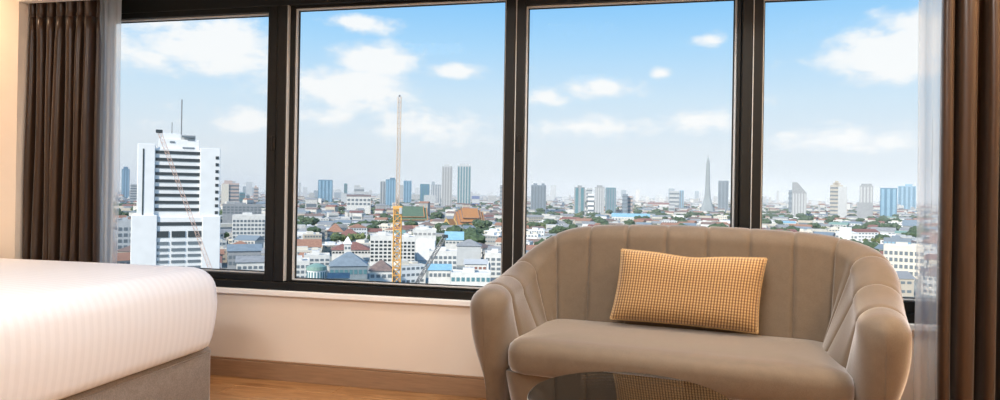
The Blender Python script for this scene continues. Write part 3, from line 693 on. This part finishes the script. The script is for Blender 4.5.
tower('slate block tucked against the left twin tower', 431, 441, 184.6, 2100, SLATE, strips=4, sm=PALEG)
tower('left pale concrete tower of the twin pair', 441.6, 452, 165.6, 1700, PALEG, strips=4, sm=GREYC, cap=[(.2, .7, 4)])
tower('right greenish grey tower of the twin pair', 457, 470.6, 165.2, 1650, PALEG, strips=5, sm=TEALG, cap=[(.15, .85, 4)])
tower('small indigo-topped block right of the twin towers', 472, 479.6, 193.4, 2000, PALEG, bands=2, sm=mat('indigo_glass', (.16, .2, .34), .4))
tower('thin slab tower beside the second window post', 500, 504, 185, 2000, GREYC, bands=6)
tower('dark grey double tower at the left of the third bay', 531, 546, 185, 1500, SLATE, strips=5, sm=MIDG, cap=[(.15, .4, 4), (.7, .9, 4)])
tower('grey and teal tower, leftmost of the third bay cluster', 574.2, 585, 187, 1500, GREYC, strips=2, sm=TEALG, cap=[(.3, .7, 4)])
tower('pale narrow tower second in the third bay cluster', 586.5, 592, 188, 1700, PALEG, bands=7)
tower('low white block at the foot of the third bay cluster', 588, 594, 193.6, 1350, WHITE, bands=5)
tower('grey wide tower third in the third bay cluster', 594.8, 604.4, 187, 1480, GREYC, strips=4, sm=PALEG, cap=[(.2, .8, 4)])
tower('dark teal tower rightmost of the third bay cluster', 605.4, 616, 187.6, 1600, TEALG, strips=4, sm=SLATE)
tower('dark brown block standing lower right of the third bay cluster', 622.4, 627.6, 194, 1250, SLATE, bands=7)
tower('mauve block joined to the dark brown block', 627.8, 632.6, 196, 1260, PINKC, bands=6)
tower('wide pale block on the horizon left of the pylon', 669.5, 679, 191, 1900, PALEG, bands=5)
tower('narrow blue-grey block beside the wide pale block', 679.4, 683.8, 190.4, 1900, LBLUE, strips=2, sm=SLATE)
tower('grey tower with a slanting side beyond the pylon', 718, 728.4, 180.6, 1900, SLATE, slant=(1, 1), strips=3, sm=MIDG)
tower('grey tower with a sloping shoulder at the left of the fourth bay', 792, 806.5, 182.2, 1500, GREYC, slant=(.72, .34), strips=5, sm=PALEG)
tower('thin dark slab behind the sloping tower', 788.6, 792, 190, 1700, SLATE, bands=5)
tower('cream tower with stepped top in the fourth bay', 830, 843, 185, 1400, BEIGEC, bands=9, cap=[(.2, .8, 5), (.35, .65, 9)], steps=[(838, 847, 186.5, PALEG)])
tower('tall grey tower on a banded podium in the fourth bay', 859.5, 873, 185.6, 1350, GREYC, strips=4, sm=PALEG, cap=[(.1, .9, 4)], steps=[(857, 873, 202.5, GREYC)])
tower('dark blue glass office block in the fourth bay', 880, 897, 188, 1500, BLUEG, strips=3, sm=LBLUE)
tower('broad pale blue tower nearest the right sheer curtain', 897.6, 916, 186, 2600, LBLUE, strips=4, sm=BLUEG, cap=[(.4, .8, 8)])

# --- bridge pylon in the third bay
def pylon():
    s = Site(707.5, 1300); t = s.root('bridge_pylon', 'tapering grey bridge pylon rising above the third bay skyline', 'pylon'); X, Z = s.X, s.Z
    FOOT.append((698, 716, 1280, 1330)); m = mat('pylon_concrete', (.28, .31, .32), .8, .06, .05)
    prof = [(211, 14), (206, 11), (202, 8.4), (197, 6), (190, 4.9), (180, 4.2), (170, 3.7), (164, 3.2), (160.5, 2.2), (157.5, .6)]
    rings = [rrect(0, 6, w/2/F*1300, w/2/F*1300*.8, w/F*300, Z(y), 3) for y, w in prof]
    MB().loft(rings).build('shaft', m, t, False)
    MB().bar((0, 6, Z(158)), (0, 6, Z(155)), .4, 6).build('finial', GREYP, t)
    MB().bbox(X(702), X(713), 2, 10, Z(203.4), Z(201.6), .2).build('crossbeam', PALEG, t)
pylon()

# --- temple halls with stacked orange roofs
def temple(label, x0, x1, yt, yb, D, tiers, m, edge, rz):
    s = Site((x0+x1)/2, D); t = s.root('temple_hall', label, 'temple', rz); w = s.X(x1)-s.X(x0); zt = s.Z(yt); zb = s.Z(yb); d = w*.62
    FOOT.append((x0-2, x1+2, D-12, D+d+12))
    MB().bbox(-w*.42, w*.42, d*.08, d*.92, 0, zb+.3, .2).build('walls', WHITE, t)
    for i in range(tiers):
        k = 1-.20*i; z0 = zb+(zt-zb)*.22*i; z1 = zt-(zt-zb)*.10*(tiers-1-i)
        ro = MB().gable(-w/2*k, w/2*k, d*.5*(1-k)*.6, d-d*.5*(1-k)*.6, z0, z1, .4).build('roof_tier', m, t)
        b = MB(); a = w/2*k+.4; ya = d*.5*(1-k)*.6-.4; yc = d-ya; ym = d/2
        for sx in (-1, 1): b.bar((sx*a, ya, z0), (sx*a, ym, z1), .55); b.bar((sx*a, yc, z0), (sx*a, ym, z1), .55)
        b.bar((-a, ya, z0), (a, ya, z0), .45); b.build('green_border', edge, ro)
        b = MB()
        for sx in (-1, 1): b.bar((sx*a, ym, z1), (sx*(a+.8), ym, z1+2.2), .25)
        b.build('finial', GOLD, ro)
temple('orange tiled temple roof with gilded gables right of the twin towers base', 458, 487, 208.5, 226, 820, 3, ORANGE, BROWNR, .35)
temple('green and orange tiled temple roof just right of the crane mast', 397, 428, 206.5, 220, 760, 2, TGREEN, ORANGE, .12)
temple('small orange temple roof at the foot of the large temple hall', 447, 461, 219, 227, 760, 2, ORANGE, GOLD, .9)

# --- buildings one can pick out among the roofs
BWH = mat('off_white_render', (.66, .645, .61), .85, .10, .3)
def block(label, x0, x1, yt, D, m, depth=14, cols=0, rows=0, wm=None, y_win=None, roof=None, rz=0, parapet=True, extra=(), name='city_building', hgt=None):
    if hgt: D = F*(HC-GZ-hgt)/(yt-horizon((x0+x1)/2))
    s = Site((x0+x1)/2, D); t = s.root(name, label, 'building', rz); X, Z = s.X, s.Z; w = X(x1)-X(x0); h = Z(yt); wm = wm or MIDG; m = BWH if m is WHITE else m
    FOOT.append((x0-1, x1+1, D*.89, D+depth+4))
    MB().bbox(-w/2, w/2, 0, depth, 0, h, .15).build('walls', m, t)
    if cols:
        a, b = y_win or (yt+2, yt+2+rows*4); z1, z0 = Z(a), Z(b); cw = w/cols; rh = (z1-z0)/rows
        me = MB().box(-cw*.33, cw*.33, -.18, .2, -rh*.28, rh*.28).mesh('window'); me.materials.append(wm)
        for i in range(cols):
            for j in range(rows): link('window', me, None, t, (-w/2+cw*(i+.5), 0, z0+rh*(j+.5)))
    if roof:
        kind, rm, ry = roof; b = MB(); getattr(b, kind)(-w/2, w/2, 0, depth, h-.05, Z(ry), .7); b.build('roof', rm, t)
    elif parapet:
        b = MB()
        for q in ((-w/2, w/2, 0, .3), (-w/2, w/2, depth-.3, depth), (-w/2, -w/2+.3, .3, depth-.3), (w/2-.3, w/2, .3, depth-.3)): b.box(q[0], q[1], q[2], q[3], h-.05, h+.8)
        b.build('parapet', m, t); MB().bbox(-w*.2, w*.1, depth*.4, depth*.8, h-.05, h+2.4, .1).build('stair_head', m, t)
    for (ex0, ex1, ey, em, ed) in extra: MB().bbox(X(ex0), X(ex1), -1.5, ed, 0, Z(ey), .12).build('wing', em, t)
    return t
block('white apartment slab with staggered windows beside the first window post', 233, 266, 216, 520, WHITE, 16, 9, 6, MIDG, (219, 243))
block('grey low block behind the staggered white slab', 223, 262, 205, 760, GREYC, 30, 10, 3, MIDG, (206, 214))
block('long grey block with blue sheet roof under the staggered slab', 229, 262, 251, 400, GREYC, 16, 7, 2, MIDG, (254, 266), roof=('gable', SLATER, 245))
block('low white workshop with grey-blue roof at the foot of the first bay', 238, 270, 262, 345, WHITE, 15, 6, 1, MIDG, (265, 270), roof=('gable', GREYR, 257))
block('banded grey block behind the sheer curtain left of the white tower', 118, 135, 222, 420, PALEG, 16, 3, 6, MIDG, (226, 262))
block('wide white hall with brown roof on the skyline of the second bay', 347, 371, 196.5, 1300, WHITE, 30, 6, 2, MIDG, (198, 206), roof=('gable', BROWNR, 194.6))
block('white grid-windowed apartment block left of the crane mast', 371, 397, 236.5, 430, WHITE, 20, 6, 6, DARKG, (240, 262), roof=None)
block('white grid-windowed apartment block right of the crane mast', 400, 416, 238, 425, WHITE, 20, 4, 6, DARKG, (241, 263))
block('blank white service block behind the grid-windowed apartments', 414, 437, 230.5, 470, WHITE, 18, 5, 1, GREYR, (232, 236), extra=[(418, 436, 240, WHITE, 10)])
block('long red-roofed hall with a dark eaves line in the second bay', 333, 372, 250, 460, WHITE, 20, 12, 1, DARKG, (251, 254), roof=('hip', RUST, 243))
block('red-roofed house at the left edge of the second bay', 297, 322, 247, 480, WHITE, 18, 5, 1, MIDG, (249, 254), roof=('gable', TERRA, 240))
block('pink-roofed villa below the skyline of the second bay', 328, 344, 232, 650, WHITE, 20, 5, 1, MIDG, (233, 238), roof=('hip', TERRA, 224))
block('terracotta-roofed villa beside the pink-roofed villa', 340, 360, 236, 600, WHITE, 20, 5, 1, MIDG, (237, 241), roof=('hip', RUST, 229))
block('dome-roofed white tower house among the red roofs', 345, 352, 244, 440, WHITE, 8, 2, 1, MIDG, (246, 250), roof=('hip', WHITE, 237))
block('blue-grey hip-roofed hall in the middle of the second bay', 331, 369, 266, 360, SLATER, 20, 8, 1, TEALG, (268, 276), roof=('hip', SLATER, 253.5))
block('cream house with a brown hip roof left of the crane mast foot', 371, 394, 271, 330, WHITE, 14, 4, 1, MIDG, (273, 279), roof=('hip', BROWNR, 261.5))
block('white flat block at the lower left of the second bay', 292, 311, 262, 350, WHITE, 16, 4, 3, MIDG, (264, 280))
block('white double block above the teal pavilion', 305, 331, 256, 375, WHITE, 12, 5, 2, MIDG, (258, 266))
block('cream low block between the teal pavilion and the hip-roofed hall', 330, 350, 278, 320, CREAM, 10, 4, 1, MIDG, (280, 284), roof=('gable', GREYR, 274))
block('pale blue roofed house right of the grey crane boom', 446, 464, 240, 520, WHITE, 14, 5, 1, MIDG, (241, 244), roof=('gable', BLUER, 232))
block('white block with balcony rows in the lower right of the second bay', 430, 458, 252, 390, WHITE, 14, 6, 3, MIDG, (255, 270))
block('white long block with green glass front at the second bay foot', 452, 492, 274, 330, WHITE, 12, 8, 1, TEALG, (276, 283))
block('white stepped block below the second window post', 486, 508, 254, 380, WHITE, 14, 4, 4, MIDG, (257, 276), extra=[(476, 490, 262, WHITE, 10)])
block('light blue awning-roofed shed behind the balcony block', 430, 452, 270, 345, WHITE, 12, 5, 1, MIDG, (272, 278), roof=('gable', BLUER, 265))
block('grey vaulted market hall beside the second window post', 458, 482, 246, 440, PALEG, 16, 0, 0, roof=('hip', GREYR, 240))
block('low white villa with red fronted stalls in the second bay', 466, 488, 264, 355, WHITE, 10, 5, 1, RUST, (266, 270), roof=('gable', PALEG, 260))
block('white house with gable in the middle of the third bay', 580, 592.5, 208.5, 900, WHITE, 20, 3, 2, MIDG, (210, 216), hgt=14)
block('long white low building left of the gabled white house', 548, 579, 210.5, 960, WHITE, 18, 9, 1, MIDG, (212, 215), hgt=11)
block('long turquoise roofed market in the third bay', 612, 650, 217, 900, WHITE, 24, 12, 1, MIDG, (218, 221), roof=('gable', BLUER, 213.6), hgt=9)
block('long orange roofed row behind the turquoise market', 603, 640, 211.5, 1150, CREAM, 18, 9, 1, MIDG, (212.5, 214.5), roof=('gable', TERRA, 209.5), hgt=9)
block('white long hall with red band left of the pylon', 648, 676, 204.5, 1250, WHITE, 26, 8, 1, GREENR, (206, 209), roof=('gable', RUST, 202.5), hgt=16)
block('white cube building at the right of the third bay', 699, 712, 222, 800, WHITE, 14, 4, 2, MIDG, (224, 230), hgt=12)
block('white tiered pavilion rising above the sofa back in the fourth bay', 836, 858, 233, 620, WHITE, 16, 6, 1, MIDG, (235, 239), extra=[(840, 852, 227.5, WHITE, 8)], roof=('hip', WHITE, 230.5), hgt=14)
block('dark roofed warehouse beside the right sheer curtain', 903, 919, 226, 800, GREYC, 30, 0, 0, roof=('gable', SLATER, 220), hgt=11)
block('cream apartment block with grid windows behind the right sofa shoulder', 884, 925, 247, 400, CREAM, 16, 8, 6, MIDG, (250, 290), extra=())
block('glass-topped grey block above the cream apartment block', 884, 912, 240, 430, SLATE, 14, 7, 1, LBLUE, (241, 246))
block('grey sheet roofed row in the fourth bay', 872, 896, 231, 640, PALEG, 14, 6, 1, MIDG, (232, 235), roof=('gable', GREYR, 227.5), hgt=9)
def pavilion():
    s = Site(318, 325); t = s.root('round_pavilion', 'round white pavilion with teal roof in the lower left of the second bay', 'building'); X, Z = s.X, s.Z; FOOT.append((306, 331, 315, 345))
    r = X(328.5)
    MB().loft([circ(0, r, r*.94, 0, 20), circ(0, r, r*.94, Z(271), 20)]).build('drum', WHITE, t)
    for i in range(20):
        a = 2*math.pi*(i+.5)/20; me = MB().box(-.35, .35, -.12, .12, Z(279), Z(272.5)).build('window', TEALG, t); me.location = (r*.94*math.cos(a), r+r*.94*math.sin(a), 0); me.rotation_euler = (0, 0, a+math.pi/2)
    MB().loft([circ(0, r, r*1.02, Z(271), 20), circ(0, r, r*.98, Z(267.5), 20), circ(0, r, r*.3, Z(264.5), 20)]).build('roof', GREENR, t)
pavilion()

def setm(o, m): o.material_slots[0].link = 'OBJECT'; o.material_slots[0].material = m
# --- trees
def crown_mesh(seed):
    r = random.Random(seed); bm = bmesh.new()
    for k in range(6):
        a = r.uniform(0, 6.28); q = r.uniform(0, .52) if k else 0; c = Vector((q*math.cos(a)*1.25, q*math.sin(a), r.uniform(-.1, .28))); R = r.uniform(.34, .52)
        g = bmesh.ops.create_icosphere(bm, subdivisions=2, radius=R, matrix=Matrix.Translation(c))
        for v in g['verts']: v.co += (v.co-c)*r.uniform(-.30, .28)
    me = bpy.data.meshes.new('crown'); bm.to_mesh(me); bm.free(); me.materials.append(LEAF); return me
CR = [crown_mesh(s) for s in range(5)]; TR = MB().loft([circ(0, 0, .06, -1.2, 6), circ(0, 0, .03, 0, 6)]).mesh('trunk'); TR.materials.append(BARK)
rt = random.Random(9)
def tree(px, D, wpx, top, label, group, m=LEAF):
    """px: column, wpx: crown width in the view, top: crown top row; a tree 10 to 15 m tall stands where that top row puts it"""
    H = rt.uniform(10, 15); D = F*(HC-GZ-H)/max(top-horizon(px), 6); s = Site(px, D); w = wpx/F*D; ch = min(w*.8, H*.85); t = s.root('tree', label, 'tree', rt.uniform(0, 6), group)
    o = link('crown', rt.choice(CR), None, t, (0, 0, H-ch*.5)); o.scale = (w*.52, w*.52, ch*.62); setm(o, m)
    o = link('trunk', TR, None, t, (0, 0, H-ch*.5)); o.scale = (min(w, 9)*.5, min(w, 9)*.5, (H-ch*.5)/1.2)
    FOOT.append((px-wpx*.45, px+wpx*.45, D*.955-w*.5, D+w*.5))
def row_of_trees(x0, x1, n, D, wpx, top, what, m=LEAF):
    for i in range(n):
        px = x0+(x1-x0)*(i+.5)/n+rt.uniform(-1, 1)
        od = ['leftmost', 'second', 'third', 'fourth', 'fifth', 'sixth', 'seventh'][i] if i < n-1 else 'rightmost'
        tree(px, D*(1+rt.uniform(-.04, .04)), wpx*rt.uniform(.8, 1.25), top+rt.uniform(-1.2, 1.2), (od if od.endswith('most') else od + ' leafy') + ' tree of the ' + what, what, m)
row_of_trees(299, 320, 4, 900, 9, 206, 'clump of trees at the left edge of the second bay')
row_of_trees(340, 372, 6, 980, 7, 205, 'tree belt behind the villas of the second bay')
row_of_trees(334, 366, 5, 560, 11, 233, 'tree row between the red roofs of the second bay', LEAF2)
row_of_trees(360, 386, 4, 700, 10, 221, 'trees left of the crane mast among the roofs')
row_of_trees(372, 394, 4, 980, 7, 204.5, 'trees at the foot of the blue tower')
row_of_trees(436, 462, 6, 1000, 8, 202.5, 'tree belt at the foot of the twin towers')
row_of_trees(470, 504, 7, 1050, 7, 204, 'tree belt right of the twin towers')
row_of_trees(464, 486, 5, 560, 10, 228, 'green trees below the orange temple roof')
row_of_trees(432, 446, 3, 620, 8, 229, 'trees beside the small temple roof')
row_of_trees(486, 503, 3, 700, 9, 214, 'trees beside the second window post')
row_of_trees(119, 131, 3, 620, 10, 212, 'trees left of the white office tower')
row_of_trees(245, 264, 4, 1100, 6, 199, 'trees behind the grey low block of the first bay')
row_of_trees(529, 550, 4, 720, 12, 222, 'olive trees above the left shoulder of the sofa', LEAF2)
row_of_trees(528, 545, 3, 900, 8, 211, 'trees at the left edge of the third bay')
row_of_trees(570, 582, 2, 820, 10, 212, 'trees left of the gabled white house', LEAF2)
row_of_trees(592, 605, 2, 860, 11, 207, 'trees right of the gabled white house')
row_of_trees(548, 574, 5, 1200, 7, 203, 'tree belt left of the third bay cluster')
row_of_trees(596, 632, 6, 1180, 6, 204, 'tree belt under the third bay cluster')
row_of_trees(660, 682, 4, 1000, 8, 207, 'trees right of the long red-banded hall', LEAF2)
row_of_trees(655, 672, 2, 800, 10, 214, 'round trees above the middle of the sofa back', LEAF2)
row_of_trees(712, 730, 3, 900, 8, 212, 'trees right of the pylon foot', LEAF2)
row_of_trees(684, 700, 3, 1100, 6, 205, 'trees left of the pylon foot')
row_of_trees(770, 790, 3, 900, 10, 210, 'dark trees at the left of the fourth bay')
row_of_trees(815, 834, 3, 720, 10, 226, 'trees left of the white tiered pavilion', LEAF2)
row_of_trees(830, 856, 3, 950, 8, 210, 'trees in the middle of the fourth bay')
row_of_trees(895, 916, 4, 1000, 7, 204, 'trees under the pale blue tower of the fourth bay')
row_of_trees(862, 884, 3, 620, 9, 237, 'trees behind the right shoulder of the sofa', LEAF2)
# --- low houses: shared meshes, one thing each
def umesh(name, fn):
    b = MB(); fn(b); return b.mesh(name)
HW = umesh('walls', lambda b: b.box(-.5, .5, 0, 1, 0, 1))
ROOFS = {'gable': umesh('roof', lambda b: b.gable(-.5, .5, 0, 1, 0, 1, .03)), 'hip': umesh('roof', lambda b: b.hip(-.5, .5, 0, 1, 0, 1, .03)),
         'flat': umesh('roof', lambda b: [b.box(-.5, .5, 0, 1, 0, .12), b.box(-.3, .05, .3, .8, .12, .9), b.box(.2, .38, .4, .7, .12, .6)])}
WROW = umesh('window_row', lambda b: [b.box(-.5+.02+k*.1667, -.5+.02+k*.1667+.11, -.02, .05, -.5, .5) for k in range(6)])
for me in [HW, WROW]+list(ROOFS.values()): me.materials.append(WHITE)
RK = [('gable', TERRA, 'terracotta pitched'), ('gable', RUST, 'rust red pitched'), ('hip', TERRA, 'terracotta hipped'), ('gable', GREYR, 'grey sheet'), ('flat', WHITE, 'flat white'), ('flat', PALEG, 'flat grey'), ('gable', SLATER, 'blue-grey pitched'),
      ('hip', BROWNR, 'brown hipped'), ('gable', GREENR, 'green sheet'), ('flat', CREAM, 'flat cream'), ('gable', BLUER, 'light blue sheet')]
WTS = [5, 4, 3, 8, 12, 9, 3, 4, 1, 8, .5]
HWH = mat('weathered_white_render', (.60, .58, .54), .85, .12, .3); HBE = mat('sand_render', (.50, .44, .36), .85, .12, .3); HGR = mat('stained_grey_render', (.36, .355, .34), .85, .15, .3)
WK = [(HWH, 'white'), (WHITE, 'bright white'), (CREAM, 'cream'), (HGR, 'grey'), (HWH, 'white'), (HBE, 'sandy')]
def bayname(px): return 'first' if px < 280 else 'second' if px < 516 else 'third' if px < 748 else 'fourth'
rnd = random.Random(5)
def free(px, hw, D, d):
    for a, b, c, e in FOOT:
        if px+hw > a and px-hw < b and D < e and D+d > c: return False
    return True
cand = []
def rows(px0, px1, D0, D1, fac, wmin, wmax):
    D = D0
    while D < D1:
        px = px0+rnd.uniform(-10, 10)
        while px < px1:
            w = rnd.uniform(wmin, wmax); d = rnd.uniform(9, 16); hw = w/2/D*F; Dj = D*(1+rnd.uniform(-.012, .012))
            if free(px+hw, hw, Dj, d): cand.append((px+hw, Dj, w, d, rnd.choice([6, 7, 8, 9, 9.5, 10, 11, 12, 14]), rnd.choices(range(len(RK)), WTS)[0], rnd.choice(WK), rnd.uniform(-.6, .6))); FOOT.append((px+.12*hw, px+1.88*hw, Dj+1, Dj+d-1))
            px += 2*hw*rnd.uniform(1.03, 1.25)
        D *= fac
rows(112, 520, 312, 900, 1.048, 9, 22)
rows(876, 930, 330, 1000, 1.05, 12, 24)
rows(520, 880, 940, 1500, 1.052, 15, 28)
rows(522, 560, 640, 940, 1.055, 14, 24)
rows(800, 878, 420, 940, 1.06, 14, 24)
rows(876, 930, 1000, 1500, 1.052, 15, 28)
cand.sort(key=lambda c: -c[2]/c[1])
near, far = cand[:285], cand[285:]
MARKS = [(180, 262, 'white office tower'), (250, 232, 'staggered white slab'), (245, 250, 'blue roofed grey block'), (254, 265, 'low white workshop'), (126, 240, 'banded grey block'), (230, 205, 'pink tower'), (398, 262, 'crane mast'), (424, 262, 'grey crane boom'),
         (318, 272, 'round teal pavilion'), (350, 262, 'blue-grey hip-roofed hall'), (382, 270, 'brown hip-roofed house'), (384, 248, 'left grid-windowed apartments'), (408, 250, 'right grid-windowed apartments'), (426, 238, 'blank white service block'), (352, 248, 'long red-roofed hall'),
         (309, 246, 'red-roofed house'), (336, 228, 'pink-roofed villa'), (350, 233, 'terracotta villa'), (301, 270, 'white flat block'), (455, 238, 'pale blue roofed house'), (444, 258, 'balcony block'), (472, 278, 'green glass fronted block'), (496, 262, 'white stepped block'),
         (441, 272, 'blue awning shed'), (470, 245, 'vaulted market hall'), (477, 265, 'red fronted villa'), (472, 218, 'large orange temple roof'), (412, 214, 'green temple roof'), (454, 223, 'small orange temple roof'), (446, 202, 'left twin tower'), (464, 202, 'right twin tower'), (359, 202, 'wide white hall'),
         (325, 200, 'wide blue striped tower'), (390, 202, 'blue glass tower'), (425, 200, 'teal stepped block'), (538, 205, 'dark double tower'), (586, 212, 'gabled white house'), (563, 212, 'long white low building'), (580, 203, 'third bay tower cluster'), (630, 216, 'turquoise market'), (622, 211, 'orange roofed row'),
         (662, 206, 'red banded hall'), (676, 200, 'wide pale horizon block'), (707, 208, 'bridge pylon'), (705, 226, 'white cube building'), (723, 203, 'slanting grey tower'), (799, 205, 'sloping shoulder tower'), (838, 205, 'cream stepped tower'), (866, 210, 'grey podium tower'), (888, 206, 'dark blue glass block'),
         (907, 203, 'broad pale blue tower'), (847, 233, 'white tiered pavilion'), (911, 224, 'dark roofed warehouse'), (904, 262, 'cream apartment block'), (898, 243, 'glass-topped grey block'), (884, 230, 'grey sheet roofed row'), (519, 235, 'second window post'), (748, 220, 'third window post'), (281, 240, 'first window post'), (690, 215, 'pylon-side trees')]
used = set()
def house_label(px, D, h, wn, rn, sz):
    y = horizon(px)+F*(HC-GZ-h)/D
    near_m = sorted(MARKS, key=lambda m: (m[0]-px)**2+((m[1]-y)*1.6)**2)[:4]
    for mx, my, nm in near_m:
        dx, dy = px-mx, (y-my)*1.6
        rel = ('right of' if dx > 0 else 'left of') if abs(dx) > abs(dy) else ('in front of' if dy > 0 else 'behind')
        far_ = '' if math.hypot(dx, dy) < 22 else 'some way '
        for z in ('', sz+' '):
            l = '%s%s house with %s roof %s%s the %s' % (z, wn, rn, far_, rel, nm)
            if len(l.split()) > 16: l = l.replace('some way ', '')
            if l not in used: used.add(l); return l
    return l
for (px, D, w, d, h, ri, (wm, wn), rz) in near:
    kind, rm, rn = RK[ri]; s = Site(px, D); bn = bayname(px)
    t = s.root('low_house', house_label(px, D, h, wn, rn, 'tall' if h > 10 else 'low'), 'house', rz, 'low houses outside the %s bay' % bn)
    o = link('walls', HW, None, t); o.scale = (w, d, h); setm(o, wm)
    o = link('roof', ROOFS[kind], None, t, (0, 0, h-.05)); o.scale = (w*1.04, d*1.04, {'gable': 3.2, 'hip': 3.4, 'flat': 2.4}[kind]); setm(o, rm)
    n = max(1, int(h//3.2))
    for k in range(n):
        o = link('window_row', WROW, None, t, (0, -.02, h*(k+.55)/n)); o.scale = (w*.94, 4, 1.35); setm(o, MIDG)
# --- everything farther, too small to pick apart
FM = [HWH, HBE, PALEG, HGR, TERRA, RUST, BROWNR, GREYR, SLATER, GREENR, MIDG, WHITE, CREAM]
def far_house(b, px, D, w, d, h, wi, rk, rz):
    s = Site(px, D); ox, oy, oz = s.loc; c, sn = math.cos(s.face+rz), math.sin(s.face+rz); q = MB(); q.cur = wi; q.box(-w/2, w/2, 0, d, 0, h)
    if rk >= 4 and rk < 10: q.cur = rk; q.gable(-w/2, w/2, 0, d, h, h+3, .5)
    q.cur = 10
    if D < 2400: q.box(-w*.44, w*.44, -.2, .1, h*.55, h*.75); q.box(-w*.44, w*.44, -.2, .1, h*.2, h*.38)
    k = len(b.v); b.v += [(ox+x*c-y*sn, oy+x*sn+y*c, oz+z) for x, y, z in q.v]; b.f += [[i+k for i in f] for f in q.f]; b.mi += q.mi
fb = MB(); D = 905.
RKI = {TERRA: 4, RUST: 5, BROWNR: 6, GREYR: 7, SLATER: 8, GREENR: 9}
for (px, D_, w, d, h, ri, (wm, wn), rz) in far: far_house(fb, px, D_, w, d, h, FM.index(wm), RKI.get(RK[ri][1], 0), rz)
while D < 7000:
    px = 10.
    while px < 1045:
        w = rnd.uniform(10, 26)*(1 if D < 2500 else 1.7); hw = w/2/D*F; h = rnd.choice([6, 7, 8, 9, 10, 11, 12, 14, 17])*(1 if rnd.random() < .93 else 1.9)
        if (D > 1480 or px < 520 or px > 932) and free(px+hw, hw, D, 12): far_house(fb, px+hw, D*(1+rnd.uniform(-.015, .015)), w, rnd.uniform(10, 18), h, rnd.choices(range(4), [6, 2, 3, 1])[0], rnd.choice([0, 0, 0, 0, 4, 5, 6, 6, 7, 7, 7, 8]), rnd.uniform(-.7, .7))
        px += 2*hw*rnd.uniform(1.0, 1.3)
    D *= 1.036 if D < 2500 else 1.07
for (a_, b_, d0, d1) in ((10, 110, 320, 905), (522, 800, 330, 640), (562, 800, 640, 940), (932, 1045, 330, 905)):      # blocks that the sofa and the curtains hide from here
    D = d0
    while D < d1:
        px = a_
        while px < b_:
            w = rnd.uniform(11, 24); hw = w/2/D*F
            if free(px+hw, hw, D, 12): far_house(fb, px+hw, D, w, rnd.uniform(10, 16), rnd.choice([7, 8, 9, 10, 12, 14]), rnd.choice([0, 0, 1, 3, 11, 12]), rnd.choice([0, 0, 0, 4, 5, 6, 7, 8]), rnd.uniform(-.5, .5))
            px += 2*hw*rnd.uniform(1.05, 1.3)
        D *= 1.055
fo = fb.build('distant_rooftops', FM); tag(fo, 'hazy sea of small distant rooftops below the skyline', 'rooftops', None, 'stuff')
# faint far skyline
sb = MB(); rs = random.Random(21)
for i in range(170):
    px = rs.uniform(118, 925); D = rs.uniform(3200, 6500); h = rs.choice([25, 30, 35, 40, 45, 55, 70, 90])*(.75+.5*rs.random()); far_house(sb, px, D, rs.uniform(18, 45), 30, h+10, rs.choice([0, 2, 2, 3, 3, 8]), 0, 0)
so_ = sb.build('distant_skyline', FM); tag(so_, 'faint row of far blocks along the hazy horizon', 'skyline', None, 'stuff')

tb = MB(); tv = [v.co.copy() for v in CR[0].vertices]; tf = [tuple(p.vertices) for p in CR[0].polygons]
for i in range(1800):
    D = rt.uniform(430, 3200); px = rt.uniform(112, 928); s = Site(px, D); w = rt.uniform(11, 26); x, y, z = s.loc; zz = rt.uniform(7, 13); a = rt.uniform(0, 6); ca, sa = math.cos(a), math.sin(a)
    if not free(px, w*.15/D*F, D-w*.1, w*.2): continue
    tb.add([(x+(v.x*ca-v.y*sa)*w*.6, y+(v.x*sa+v.y*ca)*w*.6, z+zz+v.z*w*.45) for v in tv], tf)
to = tb.build('distant_trees', LEAF); tag(to, 'scattered small tree crowns among the distant rooftops', 'trees', None, 'stuff')

# --- thin haze over the far city
HAZE = .72
def haze():
    m = bpy.data.materials.new('city_haze'); m.use_nodes = True; nt = m.node_tree; N = nt.nodes; L = nt.links; N.clear()
    o = N.new('ShaderNodeOutputMaterial'); v = N.new('ShaderNodeVolumeScatter'); v.inputs['Color'].default_value = (.88, .94, 1, 1); v.inputs['Density'].default_value = 1.6e-4*HAZE; v.inputs['Anisotropy'].default_value = -.35
    L.new(v.outputs[0], o.inputs['Volume'])
    b = MB(); b.box(-7000, 7000, 500, 9000, GZ-1, 140); h = b.build('haze', m); tag(h, 'thin pale haze over the distant city', 'haze', None, 'stuff')
haze()
